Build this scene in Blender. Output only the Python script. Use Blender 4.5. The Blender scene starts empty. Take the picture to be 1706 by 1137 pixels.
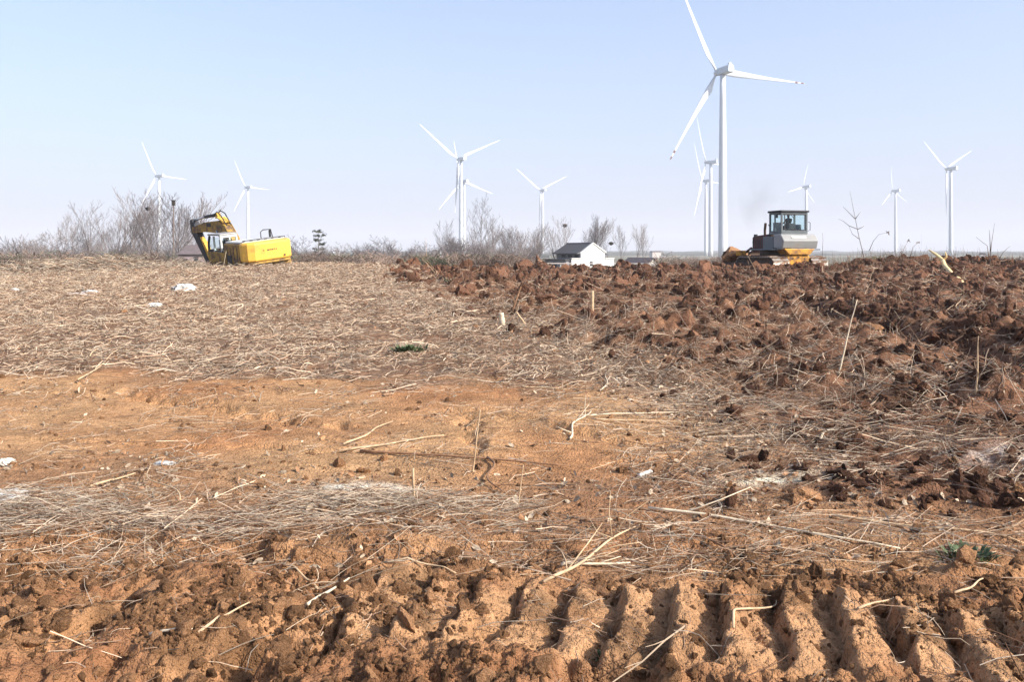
import bpy, bmesh, math, random
import numpy as np
from mathutils import Vector, Matrix, Euler
random.seed(7); rng = np.random.default_rng(7)
sc = bpy.context.scene
R = math.radians
F = 1400.0                      # focal length in photograph pixels (1706 wide)
EYE = 1.6

# ------------------------------------------------------------------ camera, sky, sun, exposure
cam_d = bpy.data.cameras.new('camera'); cam = bpy.data.objects.new('camera', cam_d)
sc.collection.objects.link(cam)
cam.location = (0, 0, EYE); cam.rotation_euler = (R(90), 0, 0)
cam_d.sensor_width = 36; cam_d.lens = 36 * F / 1706
cam_d.shift_y = -148.5 / 1706
cam_d.clip_start = 0.1; cam_d.clip_end = 30000
sc.camera = cam

SUN_AZ = 118.0                  # clockwise from +Y (the view direction)
SUN_EL = 33.0
w = bpy.data.worlds.new('World'); sc.world = w; w.use_nodes = True
nt = w.node_tree; nt.nodes.clear()
sky = nt.nodes.new('ShaderNodeTexSky'); sky.sky_type = 'NISHITA'; sky.sun_disc = False
sky.sun_elevation = R(SUN_EL); sky.sun_rotation = R(SUN_AZ)
sky.air_density = 1.0; sky.dust_density = 3.3; sky.ozone_density = 4.0; sky.altitude = 0
bg = nt.nodes.new('ShaderNodeBackground'); bg.inputs['Strength'].default_value = 0.15
wo = nt.nodes.new('ShaderNodeOutputWorld')
# thin high veil of winter haze, thicker towards the horizon on every side
wtc = nt.nodes.new('ShaderNodeTexCoord'); wsx = nt.nodes.new('ShaderNodeSeparateXYZ'); wab = nt.nodes.new('ShaderNodeMath'); wab.operation = 'ABSOLUTE'
wex = nt.nodes.new('ShaderNodeMath'); wex.operation = 'POWER'; wex.inputs[0].default_value = math.exp(-2.4); wmu = nt.nodes.new('ShaderNodeMath'); wmu.operation = 'MULTIPLY'; wmu.inputs[1].default_value = 0.72
wmx = nt.nodes.new('ShaderNodeMix'); wmx.data_type = 'RGBA'; wmx.inputs['B'].default_value = (2.55, 2.75, 3.65, 1)
nt.links.new(wtc.outputs['Generated'], wsx.inputs[0]); nt.links.new(wsx.outputs['Z'], wab.inputs[0]); nt.links.new(wab.outputs[0], wex.inputs[1]); nt.links.new(wex.outputs[0], wmu.inputs[0])
nt.links.new(wmu.outputs[0], wmx.inputs['Factor']); nt.links.new(sky.outputs[0], wmx.inputs['A'])
nt.links.new(wmx.outputs['Result'], bg.inputs[0]); nt.links.new(bg.outputs[0], wo.inputs[0])

sl = bpy.data.lights.new('sun', 'SUN'); sl.energy = 4.0; sl.angle = R(0.53); sl.color = (1.0, 0.95, 0.87)
sun = bpy.data.objects.new('sun', sl); sc.collection.objects.link(sun)
sdir = Vector((math.sin(R(SUN_AZ)) * math.cos(R(SUN_EL)), math.cos(R(SUN_AZ)) * math.cos(R(SUN_EL)), math.sin(R(SUN_EL))))
sun.rotation_euler = sdir.to_track_quat('Z', 'Y').to_euler()
sun.location = (0, 0, 300)
vs = sc.view_settings
vs.view_transform = 'Standard'; vs.look = 'None'; vs.exposure = 0.92; vs.gamma = 1.0; vs.use_curve_mapping = False
sc.cycles.max_bounces = 6; sc.cycles.diffuse_bounces = 2; sc.cycles.volume_bounces = 0
sc.cycles.transparent_max_bounces = 12; sc.cycles.use_adaptive_sampling = True

# ------------------------------------------------------------------ noise (numpy)
def _h(ix, iy, seed):
    v = (ix.astype(np.int64) * 374761393 + iy.astype(np.int64) * 668265263 + seed * 974634777) & 0xFFFFFFFF
    v = ((v ^ (v >> 13)) * 1274126177) & 0xFFFFFFFF
    return (v ^ (v >> 16)) & 0xFFFFFFFF
def perlin(x, y, seed=0):
    ix = np.floor(x); iy = np.floor(y); fx = x - ix; fy = y - iy
    ix = ix.astype(np.int64); iy = iy.astype(np.int64)
    def g(a, b, dx, dy):
        t = _h(a, b, seed).astype(np.float32) * (2 * math.pi / 4294967296.0)
        return np.cos(t) * dx + np.sin(t) * dy
    u = fx * fx * fx * (fx * (fx * 6 - 15) + 10); v = fy * fy * fy * (fy * (fy * 6 - 15) + 10)
    a = g(ix, iy, fx, fy); b = g(ix + 1, iy, fx - 1, fy)
    c = g(ix, iy + 1, fx, fy - 1); d = g(ix + 1, iy + 1, fx - 1, fy - 1)
    return (a + (b - a) * u + ((c + (d - c) * u) - (a + (b - a) * u)) * v) * 1.5
def fbm(x, y, lam, octv, seed=0, gain=0.5, dx=None, ridge=False):
    out = np.zeros_like(x); amp = 1.0
    for o in range(octv):
        n = perlin(x / lam + 17.3 * o, y / lam - 9.1 * o, seed + o)
        if ridge: n = 1 - 2 * np.abs(n)
        k = amp
        if dx is not None: k = amp * np.clip(lam / (2.2 * dx) - 1, 0, 1)
        out += n * k; lam *= 0.5; amp *= gain
    return out
def worley(x, y, lam, seed=0):
    x = x / lam; y = y / lam
    ix = np.floor(x).astype(np.int64); iy = np.floor(y).astype(np.int64)
    d1 = np.full(x.shape, 9.0); idv = np.zeros(x.shape)
    for a in (-1, 0, 1):
        for b in (-1, 0, 1):
            h1 = _h(ix + a, iy + b, seed); h2 = _h(ix + a, iy + b, seed + 91)
            px = ix + a + h1 / 4294967296.0; py = iy + b + h2 / 4294967296.0
            d = (px - x) ** 2 + (py - y) ** 2
            m = d < d1; d1 = np.where(m, d, d1); idv = np.where(m, (h1 ^ h2) / 4294967296.0, idv)
    return np.sqrt(d1), idv
def sst(a, b, x):
    t = np.clip((x - a) / (b - a), 0, 1); return t * t * (3 - 2 * t)

# ------------------------------------------------------------------ the lie of the land
_cr = (np.array([-400, 0, 110, 300, 400, 500, 600, 680, 722, 770, 1000, 1200, 1380, 1430, 1500, 1600, 1706, 2100]) - 853) / F
_cz = np.array([.45, .52, .70, .90, .98, 1.04, .98, .90, .50, .54, .57, .57, .58, .88, .98, .93, .78, .6])
def macro(x, y):
    """broad height of the land, world metres (the camera stands at z = 0)"""
    r = x / np.maximum(y, 1)                       # which way we look
    zc = np.interp(r, _cr, _cz); k = sst(16, 40, y)
    z = (0.78 * (1 - k) + zc * k) * np.clip((y - 5) / 39, 0, 1)
    z = z + 0.05 * np.sin(x * 0.35 + 1) * sst(8, 22, y) * (1 - sst(30, 40, y))
    drop = np.where(r < -0.14, 0.95, 0.25)
    z = z - drop * sst(43.5, 46.5, y)
    z = z - 2.6 * sst(50, 130, y) - 2.4 * sst(120, 320, y)
    return z
# boundary between the straw field (left) and the churned earth (right)
_by = np.array([0, 4.2, 5.5, 6.6, 8.2, 10, 12.5, 17, 22, 30, 46]); _bx = np.array([9, 4, 1.55, 2.2, 2.35, 2.0, 1.3, 0.0, -1.3, -3.5, -6.0])
def masks(x, y):
    wob = fbm(x, y, 2.2, 3, 40) * 0.8
    s = 0.35 + 0.035 * y
    E = sst(-s, s * 1.1, x - np.interp(y, _by, _bx) + wob * (0.6 + 0.03 * y))
    n = fbm(x, y, 1.1, 3, 50)
    A = 1 - sst(4.15, 4.75, y + n * 0.4 + 0.05 * x)                        # churned foreground
    D = sst(9.2, 10.6, y + n * 0.9 + 0.12 * np.clip(x + 2, -9, 9)) * (1 - E)  # straw mat
    B = sst(4.2, 4.6, y + n * .3) * (1 - sst(5.6, 6.6, y + n * 0.5 - np.clip(-x - 1.5, 0, 2) * .1))   # litter strip
    # pale leaf litter along the edge of the churned earth
    L = np.exp(-((x - np.interp(y, _by, _bx) + 0.35 + wob * .5) / (0.30 + 0.022 * y)) ** 2) * sst(5.6, 6.6, y) * (1 - sst(14, 22, y))
    return A, B, D, E, L
def furrow_x(y): return 6.55 + 0.25 * np.sin(y * 0.7) + 0.02 * (y - 10)
def height(x, y, dx):
    A, B, D, E, L = masks(x, y)
    z = macro(x, y)
    calm = 1 - np.maximum(A, E)
    z += 0.028 * fbm(x, y, 2.4, 5, 1, dx=dx) * calm
    z += 0.009 * fbm(x * .55, y, 0.22, 4, 5, dx=dx, ridge=True) * (1 - A)
    z += (0.012 * fbm(x, y, 0.3, 4, 9, dx=dx) + 0.035 * fbm(x, y, 1.0, 4, 10, dx=dx)) * D
    # crumbly wheel edges across the bare strip
    for (x0, y0, x1, y1, wd, dp) in ((-4.6, 9.2, -1.5, 7.35, .09, .05), (-6, 9.3, -3.4, 8.5, .06, .03), (-.45, 8.0, -.3, 6.6, .10, .06), (-.3, 8.1, .9, 6.9, .08, .045), (1.8, 7.4, 2.4, 6.9, .12, .06), (-4, 6.9, -1, 6.5, .05, .02), (0.6, 6.2, 2.2, 6.9, .07, .03)):
        ux, uy = x1 - x0, y1 - y0; ln = math.hypot(ux, uy); ux /= ln; uy /= ln
        s = (x - x0) * ux + (y - y0) * uy; d = (x - x0) * -uy + (y - y0) * ux
        d = d + 0.10 * fbm(x, y, 0.35, 3, 77)
        m = sst(-.2, .1, s) * (1 - sst(ln - .1, ln + .3, s))
        z += m * (-dp * np.exp(-(d / wd) ** 2) * (0.7 + .8 * fbm(x, y, .16, 3, 79)) + dp * .5 * np.exp(-((d - wd * 1.7) / wd) ** 2))
    # churned foreground
    f1, i1 = worley(x + .05 * perlin(x / .1, y / .1, 3), y + .05 * perlin(x / .1, y / .1, 4), 0.24, 11)
    f2, i2 = worley(x + .02 * perlin(x / .05, y / .05, 5), y, 0.095, 12)
    f3, i3 = worley(x, y, 0.042, 13)
    k2 = np.clip(0.095 / (2.2 * dx) - .6, 0, 1); k3 = np.clip(0.042 / (2.2 * dx) - .6, 0, 1)
    lumps = 0.055 * np.clip(.75 - f1, 0, 1) * (.3 + i1) + 0.042 * k2 * np.clip(.75 - f2, 0, 1) * i2 + 0.020 * k3 * np.clip(.7 - f3, 0, 1) * (.2 + i3)
    pits = np.clip(fbm(x, y, 0.42, 3, 21) - .28, 0, 1)
    za = 0.062 * fbm(x, y, 0.75, 8, 22, 0.58, dx=dx) + lumps * 1.5 - 0.36 * pits * sst(4.5, 3.6, y) - .10 * np.clip(fbm(x, y, .3, 3, 27) - .1, 0, 1) * sst(3.45, 3.2, y + .2 * (x - .4) * .24)
    # grouser prints of a crawler that crossed the foreground
    s = x * .97 - y * .24; wv = x * .24 + y * .97
    s = s + .03 * fbm(x, y, 0.5, 2, 31) + .022 * fbm(x, y, .13, 3, 34); wv = wv + .05 * fbm(x, y, 0.3, 3, 32)
    ph = (s / 0.235) % 1.0; idx = np.floor(s / 0.235).astype(np.int64)
    rnd = _h(idx, idx * 0 + 5, 3) / 4294967296.0
    prof = np.where(ph < .22, sst(0, .22, ph), 1 - .92 * ((ph - .22) / .78) ** 1.35)
    tm = sst(.47, .36, np.abs(wv - 3.74 - .03 * (rnd - .5))) * sst(-2.0, -1.5, s) * sst(3.0, 2.4, s)
    tm *= np.clip(1.05 + .8 * fbm(x, y, 0.45, 2, 33), 0, 1)
    tmb = sst(.16, .12, np.abs(y - (4.15 - .06 * (x - 1)) + .03 * perlin(x / .5, y / .5, 8))) * sst(.6, 1.4, x)      # a finer print behind it
    prof2 = np.clip(np.sin(math.pi * ((x / 0.075) % 1.0)), 0, 1) ** .6
    zt = (.125 + .06 * (rnd - .5)) * prof - .06 + 0.024 * fbm(x, y, 0.16, 6, 35, .62, dx=dx) + .5 * lumps - .02 * np.clip(fbm(x, y, .09, 3, 36, ridge=True) - .9, 0, 1)
    # bigger slanted ruts on the right
    s3 = x * .80 + y * .60; ph3 = ((s3 + .05 * fbm(x, y, .4, 2, 37)) / 0.37) % 1.0
    tm3 = sst(1.7, 2.2, x) * sst(3.5, 3.2, y + .15 * fbm(x, y, .5, 2, 38)) * .8
    z3 = .15 * np.clip(np.sin(math.pi * ph3), 0, 1) ** 1.3 - .08 + .7 * lumps + 0.02 * fbm(x, y, 0.2, 4, 39, .6, dx=dx)
    za = za * (1 - tm) + zt * tm
    za = za * (1 - tm3) + z3 * tm3
    za = za * (1 - tmb * .8) + (.014 * prof2 - .015) * tmb * .8
    # smooth pressed mound at left, broken step at centre
    g = np.exp(-(((x + 1.55) / .42) ** 2 + ((y - 3.95) / .33) ** 2)); za += .07 * g - lumps * .7 * g
    z += A * za
    ys = 4.62 + 0.10 * fbm(x, y, 0.5, 3, 24) - .12 * np.exp(-((x + .9) / .5) ** 2)
    z -= 0.085 * sst(ys + .05, ys - .05, y) * sst(-3.4, -2.9, x) * (.5 + .5 * sst(1.0, .2, x))
    z += 0.10 * sst(4.6, 1.5, y) * sst(-1, 1, x)
    # churned earth on the right
    c1, j1 = worley(x + .12 * perlin(x / .4, y / .4, 6), y + .12 * perlin(x / .4, y / .4, 7), 0.62, 61)
    c2, j2 = worley(x + .04 * perlin(x / .15, y / .15, 8), y, 0.24, 62)
    k = np.clip(0.24 / (2.2 * dx) - .6, 0, 1)
    near = .62 + .38 * sst(6, 12, y)
    ze = near * (0.13 * fbm(x, y, 1.9, 6, 63, .52, dx=dx) + 0.26 * np.clip(.72 - c1, 0, 1) * j1 ** 1.3 + 0.10 * k * np.clip(.7 - c2, 0, 1) * j2) + .3 * lumps
    ze += 0.035 * fbm(x, y, .5, 6, 66, .6, dx=dx)
    fx = x - furrow_x(y)
    fm = sst(8.5, 11, y) * sst(24, 18, y)
    ze += fm * (-.34 * np.exp(-(fx / .34) ** 2) + .14 * np.exp(-((fx - 1.0) / .55) ** 2) + .03 * np.exp(-((fx + .8) / .4) ** 2))
    for (mx, my, mr, mh) in ((0.3, 18.5, .7, .22), (2.4, 13.4, 1.2, .22), (2.2, 15.2, .8, .2), (-1.0, 26, 1.2, .3), (-1.6, 33, 1.3, .35), (3.9, 9.9, .7, .14), (4.6, 8.3, .6, .12), (4.6, 17.5, .8, .22), (8.5, 15, 1.1, .25)):
        ze += mh * np.exp(-(((x - mx) / mr) ** 2 + ((y - my) / (mr * .7)) ** 2)) * (1 + .7 * fbm(x, y, .35, 3, 67))
    z += E * ze
    # dark windrow of pushed-up earth along the far edge, tail of it on the left
    fr = sst(40.3, 42, y) * (1 - sst(43.5, 45.5, y))
    z += fr * sst(-5.2, -3.6, x) * (.04 + .12 * (fbm(x, y, 1.6, 4, 70) + .3) + .22 * np.clip(.7 - c1, 0, 1) * j1)
    z += fr * sst(-6.0, -9.0, x) * .07 * fbm(x, y, 1.2, 4, 71)
    z += .15 * np.exp(-(((x - 22.3) / 1.3) ** 2 + ((y - 41) / 1.2) ** 2))
    z += .33 * np.exp(-(((x - 1.45) / .5) ** 2 + ((y - 41) / .6) ** 2)) * (1 + .5 * fbm(x, y, .5, 3, 72))
    return z

# fan-shaped level-of-detail grid: rows and columns closer together where the ground is near
P = 0.35; NR, NC = 1000, 720
Y0, Y1 = 1.3, 52.0
t = np.linspace(Y0 ** -P, Y1 ** -P, NR); YR = t ** (-1 / P)
def halfw(y): return 0.80 * y + 1.2
U = np.linspace(-1, 1, NC)
GX = U[None, :] * halfw(YR)[:, None]; GY = np.repeat(YR[:, None], NC, 1)
DX = np.repeat((halfw(YR) * 2 / NC)[:, None], NC, 1)
GZ = height(GX, GY, DX)
def ground(x, y):
    x = np.asarray(x, float); y = np.asarray(y, float)
    r = np.clip(np.interp(y, YR, np.arange(NR)), 0, NR - 1.001); c = np.clip((x / halfw(y) + 1) / 2 * (NC - 1), 0, NC - 1.001)
    r0 = r.astype(int); c0 = c.astype(int); fr = r - r0; fc = c - c0
    return (GZ[r0, c0] * (1 - fr) * (1 - fc) + GZ[r0 + 1, c0] * fr * (1 - fc) + GZ[r0, c0 + 1] * (1 - fr) * fc + GZ[r0 + 1, c0 + 1] * fr * fc)
def far_z(x, y): return float(macro(np.array([float(x)]), np.array([float(y)]))[0])
_ys = np.geomspace(2.5, 46, 1500)
def on_ground(px, py):
    """the point of the field met by looking at photograph pixel (px, py)"""
    x = (px - 853) / F * _ys; z = macro(x, _ys); rz = EYE - (py - 420) / F * _ys
    i = int(np.argmax(rz <= z)) if np.any(rz <= z) else len(_ys) - 1
    yy = _ys[i]; xx = (px - 853) / F * yy
    return float(xx), float(yy)
def at(px, py, y): return Vector(((px - 853) * y / F, y, EYE - (py - 420) * y / F))

# ------------------------------------------------------------------ materials
def mat(name, col, rough=0.8, metal=0.0, var=0.15, scale=3.0, bump=0.0, bscale=30.0, dirt=None, dscale=2.0, dlo=.5, dhi=.7, spec=0.3, rnd=0.0, attr=None, coat=0.0):
    m = bpy.data.materials.new(name); m.use_nodes = True; n = m.node_tree; L = n.links
    b = n.nodes['Principled BSDF']; b.inputs['Roughness'].default_value = rough; b.inputs['Metallic'].default_value = metal
    b.inputs['Specular IOR Level'].default_value = spec; b.inputs['Coat Weight'].default_value = coat
    tc = n.nodes.new('ShaderNodeTexCoord')
    nz = n.nodes.new('ShaderNodeTexNoise'); nz.inputs['Scale'].default_value = scale; nz.inputs['Detail'].default_value = 6
    L.new(tc.outputs['Object'], nz.inputs['Vector'])
    mr = n.nodes.new('ShaderNodeMapRange'); mr.inputs['From Min'].default_value = .25; mr.inputs['From Max'].default_value = .75
    mr.inputs['To Min'].default_value = 1 - var; mr.inputs['To Max'].default_value = 1 + var
    L.new(nz.outputs['Fac'], mr.inputs['Value'])
    mul = n.nodes.new('ShaderNodeVectorMath'); mul.operation = 'SCALE'
    if attr:
        at_ = n.nodes.new('ShaderNodeAttribute'); at_.attribute_name = attr; L.new(at_.outputs['Color'], mul.inputs[0])
    else: mul.inputs[0].default_value = col[:3]
    L.new(mr.outputs[0], mul.inputs['Scale']); last = mul.outputs[0]
    if rnd:
        oi = n.nodes.new('ShaderNodeObjectInfo'); r2 = n.nodes.new('ShaderNodeMapRange')
        r2.inputs['To Min'].default_value = 1 - rnd; r2.inputs['To Max'].default_value = 1 + rnd; L.new(oi.outputs['Random'], r2.inputs['Value'])
        m2 = n.nodes.new('ShaderNodeVectorMath'); m2.operation = 'SCALE'; L.new(last, m2.inputs[0]); L.new(r2.outputs[0], m2.inputs['Scale']); last = m2.outputs[0]
    if dirt:
        nd = n.nodes.new('ShaderNodeTexNoise'); nd.inputs['Scale'].default_value = dscale; nd.inputs['Detail'].default_value = 8; nd.inputs['Roughness'].default_value = .65
        L.new(tc.outputs['Object'], nd.inputs['Vector'])
        dr = n.nodes.new('ShaderNodeMapRange'); dr.inputs['From Min'].default_value = dlo; dr.inputs['From Max'].default_value = dhi; L.new(nd.outputs['Fac'], dr.inputs['Value'])
        mx = n.nodes.new('ShaderNodeMix'); mx.data_type = 'RGBA'; mx.inputs['B'].default_value = (*dirt, 1)
        L.new(last, mx.inputs['A']); L.new(dr.outputs[0], mx.inputs['Factor']); last = mx.outputs['Result']
    L.new(last, b.inputs['Base Color'])
    if bump:
        nb = n.nodes.new('ShaderNodeTexNoise'); nb.inputs['Scale'].default_value = bscale; nb.inputs['Detail'].default_value = 8; nb.inputs['Roughness'].default_value = .65
        L.new(tc.outputs['Object'], nb.inputs['Vector'])
        bp = n.nodes.new('ShaderNodeBump'); bp.inputs['Strength'].default_value = bump; bp.inputs['Distance'].default_value = 0.6 / bscale
        L.new(nb.outputs['Fac'], bp.inputs['Height']); L.new(bp.outputs[0], b.inputs['Normal'])
    return m
M = {}
M['soil'] = mat('soil', (1, 1, 1), .95, var=.32, scale=14, bump=1.0, bscale=55, attr='soil_col', spec=.1)
M['clod_dark'] = mat('clod_dark', (.145, .071, .042), .95, var=.35, scale=5, bump=.8, bscale=25, rnd=.45, spec=.15)
M['clod_tan'] = mat('clod_tan', (.34, .18, .09), .95, var=.35, scale=5, bump=.8, bscale=25, rnd=.45, spec=.1)
M['straw_a'] = mat('straw_a', (.47, .355, .25), .9, var=.2, rnd=.35, spec=.05)
M['straw_b'] = mat('straw_b', (.27, .175, .115), .9, var=.2, rnd=.45, spec=.05)
M['straw_c'] = mat('straw_c', (.16, .09, .055), .9, var=.2, rnd=.45, spec=.05)
M['straw_grey'] = mat('straw_grey', (.38, .31, .235), .9, var=.2, rnd=.35, spec=.05)
M['leaf_pale'] = mat('leaf_pale', (.40, .31, .22), .9, var=.2, rnd=.4, spec=.05)
M['leaf_brown'] = mat('leaf_brown', (.30, .16, .08), .8, var=.2, rnd=.4)
M['stick'] = mat('stick', (.50, .35, .21), .85, var=.35, scale=12, bump=.3)
M['stick_pale'] = mat('stick_pale', (.66, .54, .38), .85, var=.25, scale=12, bump=.3)
M['stick_dark'] = mat('stick_dark', (.24, .13, .07), .85, var=.35, scale=12, bump=.3)
M['peeled'] = mat('peeled', (.78, .58, .28), .75, var=.15, scale=8, bump=.2)
M['bark'] = mat('bark', (.17, .13, .11), .9, var=.3, scale=3)
M['bark_far'] = mat('bark_far', (.20, .17, .16), .9, var=.3, scale=3)  # lightened so that distance haze sits in the bark colour
M['scrub'] = mat('scrub', (.19, .135, .105), .9, var=.3, scale=2, rnd=.35)
M['scrub_green'] = mat('scrub_green', (.11, .115, .07), .9, var=.3, scale=2, rnd=.3)
M['green'] = mat('green', (.07, .095, .04), .7, var=.3, scale=30, rnd=.3)
M['plain'] = mat('plain', (.20, .165, .115), .95, var=.35, scale=.02, dirt=(.10, .11, .065), dscale=.008, dlo=.45, dhi=.6, spec=.1)
M['far_wood'] = mat('far_wood', (.075, .075, .06), .95, var=.3, scale=.05)
M['tower'] = mat('tower', (.60, .625, .65), .45, var=.02, scale=.3, spec=.4)
M['nacelle'] = mat('nacelle', (.50, .54, .58), .5, var=.03)
M['tipmark'] = mat('tipmark', (.16, .07, .06), .6)
M['yellow'] = mat('yellow', (.74, .43, .07), .40, var=.10, scale=2, dirt=(.34, .19, .08), dscale=1.9, dlo=.50, dhi=.78, bump=.1, bscale=6)
M['yellow_pale'] = mat('yellow_pale', (.80, .60, .13), .4, var=.10, scale=1.2, dirt=(.42, .27, .11), dscale=2.2, dlo=.62, dhi=.9)
M['yellow_worn_shaded'] = mat('yellow_worn_shaded', (.42, .25, .05), .7, var=.2, scale=3, dirt=(.13, .08, .05), dscale=2.5, dlo=.42, dhi=.6)  # dirty worn yellow, with the shade of the excavator's sides in the colour
M['orange'] = mat('orange', (.60, .29, .035), .6, var=.2, scale=3, dirt=(.17, .085, .045), dscale=3.5, dlo=.44, dhi=.62)
M['orange_rust'] = mat('orange_rust', (.42, .17, .055), .8, var=.25, scale=3, dirt=(.12, .05, .03), dscale=2.5, dlo=.52, dhi=.65, bump=.4, bscale=8)
M['dark'] = mat('dark', (.035, .035, .038), .6, var=.2)
M['maroon'] = mat('maroon', (.085, .03, .025), .6, var=.25, dirt=(.10, .055, .035), dscale=4)
M['mudsteel'] = mat('mudsteel', (.085, .05, .036), .75, var=.35, scale=4, bump=.5, bscale=12)
M['shoe'] = mat('shoe', (.36, .32, .28), .45, metal=.5, var=.3, scale=4, dirt=(.20, .11, .065), dscale=3, dlo=.45, dhi=.6)
M['grey_paint'] = mat('grey_paint', (.29, .285, .27), .45, var=.12, scale=2, dirt=(.28, .20, .13), dscale=2, dlo=.55, dhi=.8)
M['cab_grey'] = mat('cab_grey', (.13, .145, .15), .5, var=.1)
M['white_paint'] = mat('white_paint', (.58, .57, .53), .5, var=.06, dirt=(.45, .38, .28), dscale=3, dlo=.6, dhi=.85)
M['chrome'] = mat('chrome', (.55, .55, .55), .25, metal=.9, var=.05)
M['wall_white'] = mat('wall_white', (.82, .81, .78), .85, var=.04, scale=.8, dirt=(.62, .58, .52), dscale=.6, dlo=.6, dhi=.85)
M['wall_grey_shade'] = mat('wall_grey_shade', (.25, .235, .24), .85, var=.1)  # plain grey; on the white house it holds the side walls' shade
M['wall_mauve'] = mat('wall_mauve', (.31, .24, .235), .9, var=.12, dirt=(.22, .16, .15), dscale=.8)
M['roof'] = mat('roof', (.085, .08, .08), .8, var=.25, scale=3)
M['roof_brown'] = mat('roof_brown', (.125, .10, .10), .85, var=.25, scale=3)
M['wall_pale'] = mat('wall_pale', (.50, .47, .40), .85, var=.1)
M['concrete'] = mat('concrete', (.50, .44, .40), .9, var=.15)
M['plastic_white'] = mat('plastic_white', (.54, .52, .48), .5, var=.05, bump=.3, bscale=9)
M['nest'] = mat('nest', (.05, .04, .035), .95)
M['cloth_dark'] = mat('cloth_dark', (.04, .05, .06), .9)
M['skin'] = mat('skin', (.33, .20, .14), .6)
M['ash'] = mat('ash', (.66, .60, .50), .95, var=.12, scale=8, bump=.5, bscale=30)
def glass(name, tint, alpha):
    m = bpy.data.materials.new(name); m.use_nodes = True; n = m.node_tree; n.nodes.clear(); L = n.links
    o = n.nodes.new('ShaderNodeOutputMaterial'); tr = n.nodes.new('ShaderNodeBsdfTransparent'); tr.inputs[0].default_value = (*tint, 1)
    gl = n.nodes.new('ShaderNodeBsdfGlossy'); gl.inputs['Roughness'].default_value = .04; gl.inputs[0].default_value = (.9, .95, 1, 1)
    fr = n.nodes.new('ShaderNodeLayerWeight'); fr.inputs['Blend'].default_value = .5; pw = n.nodes.new('ShaderNodeMath'); pw.operation = 'POWER'; pw.inputs[1].default_value = 4; L.new(fr.outputs['Facing'], pw.inputs[0])
    ad = n.nodes.new('ShaderNodeMath'); ad.operation = 'MULTIPLY_ADD'; ad.inputs[1].default_value = .6; ad.inputs[2].default_value = alpha; L.new(pw.outputs[0], ad.inputs[0])
    mx = n.nodes.new('ShaderNodeMixShader'); L.new(ad.outputs[0], mx.inputs[0]); L.new(tr.outputs[0], mx.inputs[1]); L.new(gl.outputs[0], mx.inputs[2]); L.new(mx.outputs[0], o.inputs[0]); return m
M['glass'] = glass('glass', (.90, .96, .97), .02)

def crumbs(m, s1, d1, s2, d2):
    n = m.node_tree; L = n.links; b = n.nodes['Principled BSDF']; tc = n.nodes.new('ShaderNodeTexCoord'); prev = b.inputs['Normal'].links[0].from_socket
    for sc_, di in ((s1, d1), (s2, d2)):
        nz = n.nodes.new('ShaderNodeTexNoise'); nz.inputs['Scale'].default_value = sc_ * .7; wv = n.nodes.new('ShaderNodeVectorMath'); wv.operation = 'MULTIPLY_ADD'; wv.inputs[1].default_value = (.6 / sc_,) * 3
        L.new(tc.outputs['Object'], nz.inputs['Vector']); L.new(nz.outputs['Color'], wv.inputs[0]); L.new(tc.outputs['Object'], wv.inputs[2])
        vo = n.nodes.new('ShaderNodeTexVoronoi'); vo.inputs['Scale'].default_value = sc_; L.new(wv.outputs[0], vo.inputs['Vector'])
        mr = n.nodes.new('ShaderNodeMapRange'); mr.inputs['From Min'].default_value = .1; mr.inputs['From Max'].default_value = .65; mr.inputs['To Min'].default_value = 1; mr.inputs['To Max'].default_value = 0; L.new(vo.outputs['Distance'], mr.inputs['Value'])
        bp = n.nodes.new('ShaderNodeBump'); bp.inputs['Strength'].default_value = 1; bp.inputs['Distance'].default_value = di; L.new(mr.outputs[0], bp.inputs['Height']); L.new(prev, bp.inputs['Normal']); prev = bp.outputs[0]
    L.new(prev, b.inputs['Normal'])
crumbs(M['soil'], 42, .009, 110, .004)
crumbs(M['clod_dark'], 5, .018, 13, .007); crumbs(M['clod_tan'], 5, .008, 13, .003)

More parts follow.
